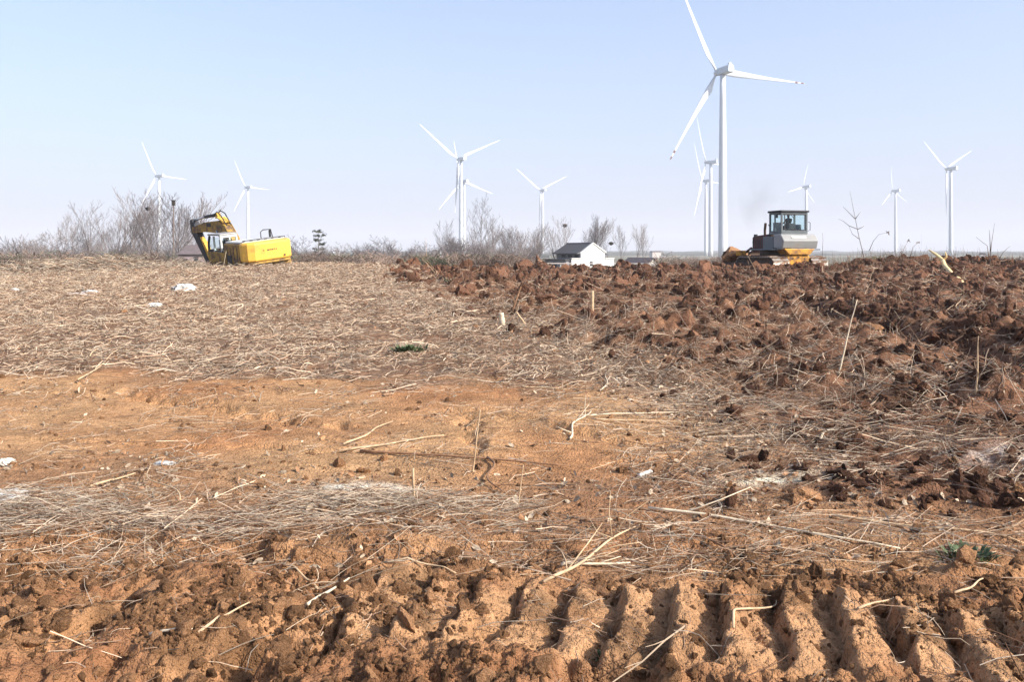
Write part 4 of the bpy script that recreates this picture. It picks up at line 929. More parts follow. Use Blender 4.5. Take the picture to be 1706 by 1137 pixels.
bk.prism(prof, -.5, .5, 'y'); bkt = bk.build('bucket', 'mudsteel', ex, bevel=.01)
for i in range(5): MB().prism([(3.8, -.2), (4.15, -.23), (3.85, -.12)], -.48 + i * .225, -.40 + i * .225, 'y').build('tooth', 'mudsteel', bkt)

# ------------------------------------------------------------------ bulldozer
head = 90 + 33 - math.degrees(math.atan2(1331 - 853, F)); f_ = Vector((math.cos(R(head)), math.sin(R(head)), 0))
DZ = .47; rear = at(1331, 445, 44.0); org = rear + f_ * 1.75
dz = empty('bulldozer', (org.x, org.y, DZ), (0, 0, R(head)))
tag(dz, 'grey and orange crawler bulldozer with an enclosed cab, pushing soil to the left', 'bulldozer')
for s_ in (-1, 1): track(dz, 3.9, .92, .86, 1.14 * s_, 'shoe', 'mudsteel', 34)
for s_ in (-1, 1): MB().box((0, 1.14 * s_, .52), (2.6, .5, .35)).build('track_frame', 'mudsteel', dz, bevel=.03)
b = MB().prism([(-.62, .98), (.62, .98), (.68, .75), (.42, .12), (-.42, .12), (-.68, .75)], -1.72, -1.2, 'x').build('rear_case', 'orange', dz, bevel=.05)
MB().prism([(-.9, 1.30), (.9, 1.30), (.62, .985), (-.62, .985)], -1.84, -1.0, 'x').build('rear_cross_member', 'orange', dz, bevel=.03)
MB().box((-1.76, 0, .5), (.08, .3, .26)).box((-1.84, 0, .5), (.14, .08, .12)).build('drawbar', 'orange_rust', dz)
for (yy, zz) in ((-.35, .78), (.35, .78), (-.25, .3), (.25, .3), (0, .85)): MB().tube([(-1.74, yy, zz), (-1.70, yy, zz)], .05, 8).build('bolt', 'mudsteel', b)
MB().box((-.2, 0, .95), (2.6, 1.25, .62)).build('main_frame', 'mudsteel', dz, bevel=.03)
# fuel tank: rear face in two facets, chamfered lower corners
tk = MB().prism([(-1.82, 1.32), (-.98, 1.32), (-.98, 2.06), (-1.66, 2.06), (-1.95, 1.72)], -1.03, 1.03, 'y').build('fuel_tank', 'grey_paint', dz, bevel=.05, segs=3)
b = MB(); b.box((0, 0, 0), (.012, .86, .15)); pl = b.build('name_plate', 'white_paint', tk); pl.location = (-1.82, .05, 1.905); pl.rotation_euler = (0, R(40.5), 0)
MB().box((-1.6, -.38, 1.70), (.56, .02, .04)).build('tank_seam', 'dark', tk)
MB().box((-1.5, .72, 1.35), (.5, .55, .12)).build('fender_step', 'white_paint', dz, bevel=.02)
for s_ in (-1, 1): MB().box((-.35, 1.02 * s_, 1.26), (2.3, .86, .07)).build('fender', 'cab_grey', dz, bevel=.01)
# side console left and hood
MB().box((-.45, .98, 1.62), (1.0, .10, .66)).box((-.55, .86, 1.5), (1.0, .16, .4)).build('side_cover', 'cab_grey', dz, bevel=.02)
hd = MB().prism([(.25, 1.12), (2.05, 1.12), (2.05, 1.95), (1.9, 2.02), (.25, 2.12)], -.52, .52, 'y').build('engine_hood', 'maroon', dz, bevel=.05)
for i in range(6): MB().box((.65 + i * .2, .524, 1.55), (.05, .02, .5)).build('vent_slat', 'dark', hd)
MB().box((2.07, 0, 1.5), (.05, .9, .7)).build('radiator_grille', 'dark', hd)
MB().tube([(1.15, .25, 2.0), (1.15, .25, 2.35), (1.0, .30, 2.72)], [.07, .07, .075], 10).build('exhaust_pipe', 'mudsteel', hd)
MB().tube([(1.9, .45, 1.1), (1.95, .5, 1.7), (1.75, .45, 2.0)], .06, 8).tube([(2.1, .3, 1.2), (2.2, .35, 1.9)], .05, 8).tube([(1.5, .55, 1.3), (2.0, .56, 1.2), (2.4, .6, .9)], .035, 6).build('hydraulic_hose', 'dark', hd)
MB().box((1.7, .5, 2.06), (.2, .12, .12)).box((1.7, -.5, 2.06), (.2, .12, .12)).build('work_lamp', 'dark', hd)
MB().tube([(.62, -.1, 2.1), (.62, -.1, 2.3)], .17, 12).build('air_cleaner', 'maroon', hd)
MB().tube([(.05, .62, 1.7), (.02, .62, 2.5), (.10, .62, 2.62)], .05, 8).build('intake_pipe', 'dark', hd)
# cab
cz = 2.07; cb = empty('cab', (-.66, -.06, cz)); cb.parent = dz
MB().box((0, 0, .04), (1.2, 1.56, .08)).build('cab_floor', 'cab_grey', cb)
b = MB()
for sx in (-1, 1):
    for sy in (-1, 1): b.box((sx * .56, sy * .74, .62), (.09, .09, 1.06))
b.box((-.56, 0, .14), (.085, 1.4, .10)); b.box((-.56, 0, 1.11), (.085, 1.4, .09)); b.box((0, .74, .14), (1.04, .085, .1)); b.box((0, -.74, .14), (1.04, .085, .1)); b.box((0, .74, 1.11), (1.04, .085, .09)); b.box((0, -.74, 1.11), (1.04, .085, .09)); b.box((.56, 0, .14), (.085, 1.4, .1)); b.box((.56, 0, 1.11), (.085, 1.4, .09)); b.box((.08, .74, .62), (.06, .07, .95))
b.build('cab_frame', 'cab_grey', cb, bevel=.012)
b = MB()
for sy in (-1, 1): b.box((-.615, sy * .60, .63), (.02, .05, .86))
b.box((-.615, 0, .22), (.02, 1.15, .05)); b.box((-.615, 0, 1.04), (.02, 1.15, .05)); b.build('window_seal', 'dark', cb)
MB().box((0, 0, 1.215), (1.34, 1.70, .11)).build('cab_roof', 'dark', cb, bevel=.03)
for nm, c_, d_ in (('rear_window', (-.575, 0, .62), (.012, 1.38, .86)), ('windscreen', (.56, 0, .62), (.012, 1.38, .86)), ('side_window', (-.22, .74, .62), (.58, .012, .86)), ('side_window', (.32, .74, .62), (.42, .012, .86)), ('side_window', (0, -.74, .62), (1.02, .012, .86))):
    MB().box(c_, d_).build(nm, 'glass', cb)
MB().tube([(-.58, .25, 1.08), (-.60, .05, .85)], .015, 5).build('wiper', 'dark', cb)
MB().tube([(-.60, -.80, .18), (-.62, -.92, .22), (-.62, -.92, .62), (-.6, -.82, .66)], .02, 6).build('grab_handle', 'cab_grey', cb)
MB().box((-.15, .02, .30), (.5, .46, .12)).box((-.36, .02, .46), (.10, .42, .26)).build('seat', 'dark', cb, bevel=.04)
MB().box((.42, .35, .4), (.2, .5, .5)).box((.05, -.5, .35), (.7, .2, .36)).build('console', 'cab_grey', cb, bevel=.02)
MB().box((-.2, .80, .95), (.1, .06, .16)).tube([(-.5, .78, 1.1), (-.2, .82, 1.02)], .015, 5).build('mirror', 'dark', cb)
# blade and push arms
bp = [(0, 0), (.16, .22), (.22, .5), (.16, .8), (0, 1.06), (-.09, 1.06), (.06, .8), (.11, .5), (.04, .22), (-.10, 0)]
bl = MB().prism([(3.15 + p_[0], .10 + p_[1]) for p_ in bp], -1.72, 1.72, 'y').build('blade', 'mudsteel', dz, bevel=.012)
for yy in (-1.2, -.4, .4, 1.2): MB().box((3.12, yy, .58), (.14, .07, .85)).build('rib', 'mudsteel', bl)
MB().box((3.08, 0, .98), (.16, 3.3, .12)).build('top_beam', 'mudsteel', bl, bevel=.02)
MB().box((3.18, 0, .06), (.08, 3.5, .16)).build('cutting_edge', 'mudsteel', bl)
for s_ in (-1, 1):
    MB().box((1.55, s_ * 1.72, .42), (3.2, .14, .26)).build('push_arm', 'mudsteel', dz, bevel=.02)
    cy = MB().tube([(1.95, s_ * .62, 1.35), (2.6, s_ * .68, 1.05)], .07, 10).build('lift_cylinder', 'maroon', dz); MB().tube([(2.6, s_ * .68, 1.05), (3.05, s_ * .72, .8)], .04, 8).build('rod', 'chrome', cy)
MB().box((2.35, 1.05, 1.06), (.3, .5, .30)).build('tool_box', 'orange', dz, bevel=.03)
# heap of soil carried on the blade
hp = clod_mesh('soil_heap', 'clod_tan', 4, .5)
o = link('soil_heap', hp); o.location = Vector((org.x, org.y, 1.22)) + f_ * 3.3 + Vector((-f_.y, f_.x, 0)) * .75; o.scale = (1.2, .62, .54); o.rotation_euler = (0, 0, R(head + 90)); tag(o, 'heap of orange earth piled against the bulldozer blade', 'soil heap'); o['kind'] = 'stuff'

# operator seated in the cab
def skin_person():
    P_ = [((0, 0, .0), .15), ((0, 0, .22), .16), ((0, 0, .42), .17), ((0, 0, .52), .07), ((.01, 0, .60), .07), ((.02, 0, .69), .095), ((.02, 0, .78), .085),
          ((0, .18, .44), .065), ((.1, .25, .24), .05), ((.32, .18, .2), .04), ((.41, .16, .22), .045),
          ((0, -.18, .44), .065), ((.12, -.25, .26), .05), ((.34, -.18, .2), .04), ((.43, -.16, .22), .045),
          ((.2, .1, -.02), .09), ((.44, .12, -.02), .07), ((.46, .12, -.34), .05), ((.56, .12, -.38), .045),
          ((.2, -.1, -.02), .09), ((.44, -.12, -.02), .07), ((.46, -.12, -.34), .05), ((.56, -.12, -.38), .045)]
    Ed = [(0, 1), (1, 2), (2, 3), (3, 4), (4, 5), (5, 6), (2, 7), (7, 8), (8, 9), (9, 10), (2, 11), (11, 12), (12, 13), (13, 14), (0, 15), (15, 16), (16, 17), (17, 18), (0, 19), (19, 20), (20, 21), (21, 22)]
    me = bpy.data.meshes.new('person'); me.from_pydata([p_[0] for p_ in P_], Ed, []); me.materials.append(M['cloth_dark'])
    o = link('person', me); md = o.modifiers.new('skin', 'SKIN'); sv = me.skin_vertices[0].data
    for i, p_ in enumerate(P_): sv[i].radius = (p_[1], p_[1]); sv[i].use_root = (i == 0)
    sb = o.modifiers.new('soft', 'SUBSURF'); sb.levels = 1; sb.render_levels = 2
    return o
pe = skin_person(); pe.location = Vector((org.x, org.y, DZ)) + f_ * (-.78) + Vector((0, 0, cz + .44)); pe.rotation_euler = (0, 0, R(head)); pe.scale = (.82,) * 3
tag(pe, 'operator in dark clothes seated inside the bulldozer cab', 'person')
b = MB(); lathe(b, [(.10, .70), (.108, .76), (.09, .83), (.04, .87)], 12, 'z', (.02, 0, 0)); b.build('hair', 'dark', pe, smooth=True)
b = MB(); lathe(b, [(.03, .60), (.075, .64), (.085, .70), (.08, .75)], 12, 'z', (.035, 0, 0)).box((.125, 0, .69), (.03, .025, .04)); b.build('face', 'skin', pe, smooth=True)

# exhaust smoke drifting up behind the bulldozer
sm = MB(); s_c = at(1262, 335, 49); lathe(sm, [(.3, -2.0), (.8, -1.2), (1.2, 0), (1.3, 1.2), (.7, 2.0)], 16)
so = sm.build('exhaust_smoke', 'dark'); so.location = s_c; so.rotation_euler = (0, R(8), 0)
m = bpy.data.materials.new('smoke'); m.use_nodes = True; nn = m.node_tree; nn.nodes.clear(); ou = nn.nodes.new('ShaderNodeOutputMaterial'); pv = nn.nodes.new('ShaderNodeVolumePrincipled')
pv.inputs['Color'].default_value = (.25, .24, .25, 1); tc = nn.nodes.new('ShaderNodeTexCoord'); nz = nn.nodes.new('ShaderNodeTexNoise'); nz.inputs['Scale'].default_value = .9; nz.inputs['Detail'].default_value = 3
gr = nn.nodes.new('ShaderNodeTexGradient'); gr.gradient_type = 'SPHERICAL'; mp = nn.nodes.new('ShaderNodeMapping'); mp.inputs['Scale'].default_value = (.78, .78, .48)
mr = nn.nodes.new('ShaderNodeMapRange'); mr.inputs['From Min'].default_value = .42; mr.inputs['From Max'].default_value = .75; mr.inputs['To Max'].default_value = .40
mu = nn.nodes.new('ShaderNodeMath'); mu.operation = 'MULTIPLY'
nn.links.new(tc.outputs['Object'], nz.inputs['Vector']); nn.links.new(tc.outputs['Object'], mp.inputs[0]); nn.links.new(mp.outputs[0], gr.inputs[0]); nn.links.new(nz.outputs['Fac'], mr.inputs['Value']); nn.links.new(mr.outputs[0], mu.inputs[0]); nn.links.new(gr.outputs['Fac'], mu.inputs[1]); nn.links.new(mu.outputs[0], pv.inputs['Density']); nn.links.new(pv.outputs[0], ou.inputs['Volume'])
so.data.materials[0] = m; tag(so, 'thin grey exhaust smoke drifting left above the bulldozer', 'smoke', kind='stuff')

# ------------------------------------------------------------------ individual sticks, branches, weeds
def wiggle(a, b, n, amp, sag=0):
    out = []
    off = Vector((0, 0, 0))
    side = (b - a).cross(Vector((0, 0, 1))); side = side.normalized() if side.length > 1e-4 else Vector((1, 0, 0))
    ph = random.uniform(0, 6)
    for i in range(n + 1):
        t_ = i / n; w_ = math.sin(math.pi * t_) * amp * math.sin(ph + t_ * 4.2) * (b - a).length; out.append(a.lerp(b, t_) + side * w_ + Vector((0, 0, random.gauss(0, .004))) + Vector((0, 0, sag * math.sin(math.pi * t_))))
    return out
def stick(px0, py0, px1, py1, r0, m, lab, cat='branch', name='fallen_branch', lift=.02, up=0, twigs=0, amp=.06, sag=0, r1=None, dead=False):
    """lies on the field between two points; up > 0 raises the far end by that much"""
    xa, ya = on_ground(px0, py0); xb, yb = on_ground(px1, py1)
    if up: xb, yb = xa + (px1 - px0) * ya / F, ya
    za = float(ground(xa, ya)) + lift; zb_ = float(ground(xb, yb)) + lift
    if up: za -= .05; zb_ = EYE - (py1 - 420) * ya / F
    a_ = Vector((xa, ya, za)); b_ = Vector((xb, yb, zb_)); n_ = 12; path = wiggle(a_, b_, n_, amp, sag)
    if not up:
        for p_ in path: p_.z = max(p_.z, float(ground(p_.x, p_.y)) + r0 * .6 + lift * .3)
        for _ in range(3):
            for i in range(1, len(path) - 1): path[i].z = max(path[i].z, (path[i - 1].z + path[i + 1].z) / 2)
    o0 = path[0].copy(); b = MB(); rr = [r0 + ((r1 or r0 * .45) - r0) * i / n_ for i in range(n_ + 1)]
    b.tube([p_ - o0 for p_ in path], rr, 7)
    for i in range(twigs):
        j = random.randint(2, n_ - 1); d = (path[j + 0] - path[j - 1]).normalized(); sd = Vector((random.gauss(0, 1), random.gauss(0, 1), abs(random.gauss(0, .5)) + (.3 if up else 0))).normalized()
        l_ = (b_ - a_).length * random.uniform(.15, .35); q_ = path[j] - o0; e = q_ + (d * .6 + sd * .8) * l_
        b.tube([q_, q_.lerp(e, .5) + Vector((random.gauss(0, .06), random.gauss(0, .06), random.gauss(0, .04))) * l_, e], [rr[j] * .55, rr[j] * .45, rr[j] * .25], 5)
    o = b.build(name, m, smooth=True); o.location = o0; tag(o, lab, cat); return o
S = stick
S(600, 757, 950, 778, .011, 'stick_dark', 'long thin dark stalk lying level across the middle of the bare orange strip', amp=.02)
S(565, 757, 740, 732, .010, 'stick', 'tan stick rising to the right, lower of two crossing sticks left of centre', amp=.03)
S(572, 750, 655, 712, .009, 'stick', 'short tan stick above another one left of centre, its tip bent up', amp=.05)
S(787, 785, 800, 683, .007, 'stick', 'thin pale stalk standing curved in a small dark hole at centre', 'stalk', 'dry_stalk', up=1, amp=.08)
S(812, 768, 838, 822, .010, 'stick_dark', 'short hooked dark stick hanging below the long level stalk', amp=.10)
S(1080, 853, 1500, 915, .010, 'stick_pale', 'longest pale branch lying on the litter right of centre, sloping down to the right', amp=.02, twigs=3)
S(1385, 868, 1706, 905, .009, 'stick', 'thin long branch running to the right edge above the green tuft', amp=.03, twigs=2)
S(905, 962, 1080, 878, .009, 'stick', 'forked bleached branch with many twigs lying above the crawler prints', twigs=9, amp=.05)
S(935, 930, 1050, 925, .010, 'stick_pale', 'pale twig lying level across the forked bleached branch', twigs=3, amp=.05)
S(512, 1002, 582, 952, .009, 'stick_pale', 'straight pale stick slanting over the loose earth left of the crawler prints', amp=.01)
S(250, 1046, 320, 1060, .008, 'stick_pale', 'short straight pale stick lying on the loose earth at lower left', amp=.01)
S(330, 1056, 416, 1005, .007, 'stick', 'tan stick slanting up beside the short pale stick at lower left', amp=.04)
S(150, 822, 226, 803, .009, 'stick', 'tan stick on the bare earth at left above the grey litter', amp=.02)
S(1222, 1078, 1292, 985, .006, 'stick', 'curved thin stick between the crawler prints right of centre', amp=.10)
S(300, 850, 250, 790, .005, 'stick', 'bowed thin stalk arching over the litter at left', amp=.1, lift=.05)
S(1395, 640, 1428, 500, .011, 'stick_pale', 'tall thin pale stalk standing up out of the churned earth at right', 'stalk', 'dry_stalk', up=1, amp=.02)
S(1625, 685, 1630, 560, .010, 'stick', 'thin upright stalk in the churned earth near the right edge', 'stalk', 'dry_stalk', up=1, amp=.03, twigs=1)
S(1628, 560, 1575, 500, .009, 'stick', 'thin stalk leaning left above the furrow near the right edge', 'stalk', 'dry_stalk', amp=.03)
S(1300, 598, 1580, 702, .012, 'stick', 'long brown stalk slanting down to the right across the churned earth', amp=.02, lift=.06)
S(1360, 745, 1440, 725, .012, 'stick_pale', 'pale looped stick on the edge of the churned earth', amp=.16)
S(1210, 670, 1370, 705, .010, 'stick', 'thin stick slanting along the pale leaf litter at right', amp=.03)
S(986, 535, 987, 485, .035, 'stick', 'thick broken stump of a stalk standing in front of the bushy stubble', 'stump', 'stub', up=1, amp=.03, r1=.03)
S(838, 545, 835, 522, .05, 'stick_pale', 'short pale broken stub on the left edge of the churned earth', 'stump', 'stub', up=1, amp=.02, r1=.045)
S(880, 550, 860, 520, .03, 'stick', 'slanted stub right beside the short pale stub', 'stump', 'stub', up=1, amp=.03)
S(850, 525, 868, 478, .03, 'stick_dark', 'dark forked stick propped in the churned earth behind the pale stub', 'branch', up=1, amp=.08, twigs=2)
S(690, 832, 688, 780, .008, 'stick', 'short stake-like stalk standing on the pale litter left of centre', 'stalk', 'dry_stalk', up=1, amp=.02, r1=.008)
S(863, 835, 872, 775, .005, 'stick', 'thin straight stalk standing on bare earth below centre', 'stalk', 'dry_stalk', up=1, amp=.02)
S(950, 735, 985, 690, .010, 'stick_pale', 'pale forked twig lying below the long bundle of stalks', twigs=4, amp=.06)
S(965, 700, 1140, 694, .009, 'stick_pale', 'upper of the pale level stalks lying together right of centre', amp=.02)
S(985, 706, 1200, 712, .009, 'stick', 'lower of the pale level stalks lying together right of centre', amp=.02)
S(870, 648, 945, 652, .010, 'stick', 'reddish level stalk at the top edge of the bare strip', amp=.02)
S(1000, 655, 1022, 620, .010, 'stick_pale', 'short kinked pale twig above the level stalks', amp=.05)
S(1120, 780, 1150, 825, .008, 'stick_dark', 'curved dark twig on bare earth left of the white ash patch', amp=.12)
S(1065, 800, 1085, 790, .016, 'plastic_white', 'small white chip lying beside the curved dark twig', 'chip', 'white_chip', amp=.0, r1=.014)
S(130, 640, 210, 583, .010, 'stick', 'pale stick slanting up over the straw at left', amp=.02, lift=.05)
S(150, 600, 175, 555, .010, 'stick', 'short curved stick beside the bare red patch in the straw', amp=.05, lift=.05)
S(530, 950, 470, 930, .007, 'stick', 'pale stick on top of the broken soil step', amp=.03)
S(640, 930, 760, 945, .007, 'stick', 'thin stick lying along the foot of the litter at lower centre', amp=.04)
S(1430, 1045, 1500, 1010, .006, 'stick', 'thin stick in the deep ruts at lower right', amp=.05)
S(1160, 900, 1260, 945, .007, 'stick_dark', 'dark stick slanting behind the crawler prints', amp=.05, twigs=1)
S(1590, 1000, 1650, 960, .006, 'stick', 'short stick leaning near the right edge below the green tuft', amp=.05)
S(1450, 460, 1300, 452, .02, 'stick', 'long level stick on the dark windrow in front of the bulldozer', amp=.03, lift=.08)
# peeled yellow branch on the far crest
a_ = at(1613, 487, 36.5); pts = [(1613, 487), (1600, 468), (1585, 456), (1574, 445), (1571, 434), (1560, 425), (1548, 417)]
yb_ = on_ground(1613, 487)[1]; Yp = [yb_, yb_ + 3, 33.5, 37.2, 38, 38.3, 38.6]; path = [at(px, py, yy) for (px, py), yy in zip(pts, Yp)]
for p_ in path: p_.z = max(p_.z, float(ground(p_.x, p_.y)) + .03)
o0 = path[0].copy(); b = MB(); b.tube([p_ - o0 for p_ in path], [.055, .08, .09, .10, .08, .07, .035], 9)
b.tube([path[4] - o0, at(1577, 428, 37.9) - o0, at(1575, 421, 37.8) - o0], [.05, .04, .03], 6); b.tube([path[2] - o0, path[2] - o0 + Vector((.35, -.3, .03)), path[2] - o0 + Vector((.75, -.7, .0))], [.06, .04, .02], 6)
o = b.build('peeled_branch', 'peeled', smooth=True); gz = float(ground(path[0].x, path[0].y)); o.location = o0; tag(o, 'bare yellow peeled branch with short stubs propped on the far right crest', 'branch')
a_ = [(1520, 443), (1528, 452), (1540, 458), (1549, 470)]
path = [at(px, py, 38) for px, py in a_]; o0 = path[-1].copy(); b = MB(); b.tube([p_ - o0 for p_ in path], [.03, .045, .06, .07], 8); b.tube([path[1] - o0, at(1531, 441, 38) - o0], [.03, .02], 5)
o = b.build('fallen_branch', 'stick', smooth=True); o.location = o0; tag(o, 'brown forked branch lying left of the peeled yellow branch', 'branch')
# weeds and saplings on the right crest
def weed(base, tips, Y, r0, m, lab, name='dry_weed', cat='weed', head=0, r_tip=.006):
    b0 = at(base[0], base[1], Y); b = MB(); hb = MB()
    for line in tips:
        pts = [at(px, py, Y + random.uniform(-.15, .15)) for px, py in line]; n_ = len(pts)
        b.tube([p_ - b0 for p_ in pts], [r0 * (1 - .75 * i / (n_ - 1)) if i < n_ - 1 else r_tip for i in range(n_)], 5)
        if head and line[0] == base:
            c_ = pts[-1] - b0
            for _ in range(10): e = Vector((random.gauss(0, .08), random.gauss(0, .05), random.gauss(-.02, .05))); hb.tube([c_, c_ + e], [.02, .008], 4)
    o = b.build(name, m, smooth=True); o.location = b0
    if head: hb.build('seed_head', 'scrub', o)
    tag(o, lab, cat); return o
weed((1440, 432), [((1440, 432), (1431, 395), (1425, 365), (1420, 340), (1416, 318)), ((1425, 365), (1412, 352), (1405, 345)), ((1425, 365), (1430, 358), (1434, 353)), ((1429, 382), (1414, 376), (1404, 368), (1397, 365)), ((1429, 382), (1436, 379), (1440, 376)), ((1431, 398), (1420, 390), (1414, 376))], 40, .02, 'bark_far', 'bare spindly sapling with side twigs, tallest plant on the right crest', 'bare_sapling', 'sapling')
weed((1448, 418), [((1448, 418), (1455, 402), (1464, 391), (1479, 387))], 40, .015, 'scrub', 'drooping dry weed with a seed head just right of the spindly sapling', head=1)
weed((1515, 432), [((1515, 432), (1521, 412), (1530, 404))], 40.5, .015, 'scrub', 'small leaning dry weed near the tiny far turbine', head=1)
weed((1497, 435), [((1497, 435), (1504, 418), (1514, 400))], 40.5, .013, 'scrub', 'thin leaning dry weed left of the tiny far turbine', head=1)
weed((1649, 436), [((1649, 436), (1652, 405), (1657, 372)), ((1649, 436), (1646, 420), (1645, 410), (1636, 403), (1626, 395)), ((1650, 420), (1649, 395), (1648, 383))], 40, .022, 'bark', 'dark upright dead stalk with side stems near the right edge', 'dead_stalk', 'weed')
weed((1664, 432), [((1664, 432), (1672, 420), (1683, 410))], 40, .02, 'bark', 'bent dead stem right of the dark upright stalk', 'dead_stalk', 'weed')
weed((1370, 425), [((1370, 425), (1371, 400), (1370, 388))], 42, .012, 'scrub', 'faint thin stem just right of the bulldozer', 'dead_stalk', 'weed')
weed((725, 455), [((725, 455), (712, 440), (703, 432), (711, 425), (709, 396))], 40, .012, 'stick', 'tall crooked pale stalk standing at the gap in the crest', 'dry_stalk', 'stalk')
weed((745, 478), [((745, 478), (730, 455), (712, 435), (700, 428))], 36, .012, 'stick', 'long pale stalk leaning left at the gap in the crest', 'dry_stalk', 'stalk')
weed((402, 458), [((402, 458), (405, 440), (406, 424))], 40, .012, 'stick_pale', 'upright pale stalk in front of the excavator counterweight', 'dry_stalk', 'stalk')
weed((372, 455), [((372, 455), (373, 440), (377, 418))], 40, .012, 'stick_pale', 'upright pale stalk in front of the excavator cab', 'dry_stalk', 'stalk')
weed((363, 455), [((363, 455), (370, 452), (385, 441))], 40, .016, 'stick_pale', 'leaning pale stalk crossing the foot of the excavator', 'dry_stalk', 'stalk')
weed((1263, 462), [((1263, 462), (1256, 445), (1245, 425))], 39, .014, 'stick', 'thin stalk leaning across the bulldozer track', 'dry_stalk', 'stalk')
weed((1371, 470), [((1371, 470), (1371, 455), (1370, 443))], 38, .013, 'stick_pale', 'short upright pale stalk in front of the bulldozer right track', 'dry_stalk', 'stalk')
# thin upright stubble: countless
n = 2600; x, y = rand_pts(n * 4, 7, 43, power=.8); A_, B_, D_, E_, L_ = masks(x, y)
k = rng.random(len(x)) < E_ * .5 * np.clip(fbm(x, y, 1.5, 2, 131) * 2 + .3, 0.02, 1) + D_ * .012; x, y = x[k], y[k]; n = len(x)
ln = rng.uniform(.12, .42, n); th = rng.uniform(.003, .006, n) * (1 + y / 35)
scatter('standing_stubble', straws, np.stack([x, y, ground(x, y) + ln * .4], -1), np.stack([rng.uniform(0, 6.28, n), R(-90) + rng.normal(0, .35, n), rng.uniform(0, 6.28, n)], -1), np.stack([ln, th / .03, th / .03], -1), rng.choice([0, 1, 2, 4, 5, 5, 7, 8, 9], n), 'thin broken stalks still standing among the churned earth', 'stubble')
# crest grass on the right (grey thin weeds against the plain)
n = 900; px = np.concatenate([rng.uniform(1365, 1560, 500), rng.uniform(1560, 1720, 130), rng.uniform(700, 760, 60), rng.uniform(0, 280, 210)]); y = rng.uniform(40.5, 43.3, n); x = (px - 853) * y / F
ln = rng.uniform(.25, .9, n) * np.where(px < 760, .6, 1); th = rng.uniform(.006, .010, n)
scatter('crest_weeds', straws, np.stack([x, y, ground(x, y) + ln * .42], -1), np.stack([rng.uniform(0, 6.28, n), R(-90) + rng.normal(.0, .4, n), rng.normal(.2, .9, n)], -1), np.stack([ln, th / .03, th / .03], -1), rng.choice([4, 5, 6, 7, 8], n), 'thin grey weeds standing along the right crest against the plain', 'weeds')
# heap of cut stalks on the left crest
n = 6500; px = rng.uniform(-60, 335, n); y = rng.uniform(39.5, 43, n); x = (px - 853) * y / F
hh = np.interp(px, [-60, 40, 110, 200, 260, 335], [.30, .45, .65, .58, .22, .03]) * np.exp(-((y - 41.5) / 1.2) ** 2) * (1 + .3 * perlin(x / 1.1, y, 3))
ln = rng.uniform(.4, 1.5, n); th = rng.uniform(.012, .028, n)
scatter('stalk_heap', straws, np.stack([x, y, ground(x, y) + rng.random(n) ** .7 * hh], -1), np.stack([rng.uniform(0, 6.28, n), rng.normal(0, .2, n), rng.normal(0, .55, n) + (rng.random(n) < .3) * 1.2], -1), np.stack([ln, th / .03, th / .03], -1), rng.choice([3, 5, 6, 7, 8, 9, 10, 10, 10], n), 'long low heap of cut crop stalks along the crest at the far left', 'stalk heap')
# brush piles: tangled twigs at left edge and on the litter step
def brush(name, px, py, rx, ry, n, hh, forms, lab, lmin=.1, lmax=.4, tmul=1):
    n = int(n * .6)
    cx, cy = on_ground(px, py); x = rng.normal(cx, rx, n); y = rng.normal(cy, ry, n); g = np.exp(-((x - cx) ** 2 / (2 * rx * rx) + (y - cy) ** 2 / (2 * ry * ry)))
    ln = rng.uniform(lmin, lmax, n); th = rng.uniform(.002, .005, n) * tmul
    scatter(name, straws, np.stack([x, y, ground(x, y) + .01 + rng.random(n) * hh * g], -1), np.stack([rng.uniform(0, 6.28, n), rng.normal(0, .18, n), rng.normal(0, .6, n)], -1), np.stack([ln, th / .03, th / .03], -1), rng.choice(forms, n), lab, 'twigs')
brush('twig_pile', 40, 868, .45, .30, 900, .14, [9, 9, 10, 10, 8, 4], 'grey tangle of twigs and dry grass at the left edge')
brush('twig_pile', 230, 885, .75, .22, 1300, .07, [9, 10, 4, 8, 6, 0], 'flat brownish twig tangle between the left edge and the soil step')
brush('twig_pile', 640, 848, .5, .16, 900, .10, [9, 9, 10, 0, 3, 8], 'bleached twigs and straw piled on top of the broken soil step')
brush('twig_pile', 980, 905, .8, .25, 500, .06, [0, 1, 9, 10, 8, 4, 6], 'loose twigs round the forked bleached branch')
brush('twig_pile', 1440, 905, .7, .22, 350, .06, [0, 1, 9, 10, 8, 4], 'loose twigs under the longest pale branch at right')
brush('twig_pile', 1450, 745, 1.0, .5, 500, .10, [9, 10, 8, 7, 1, 0], 'tangled twigs over the pale leaf litter at right', .15, .7, 1.3)
brush('twig_pile', 1230, 690, .9, .6, 350, .06, [0, 9, 10, 3, 1], 'thin pale twigs strewn at the edge of the bare strip', .15, .7, 1.2)
brush('twig_pile', 1050, 505, 2.0, 1.2, 260, .35, [5, 7, 8, 1, 8], 'dark bushy stubble on the churned mound right of centre', .4, 1.1, 2.0)
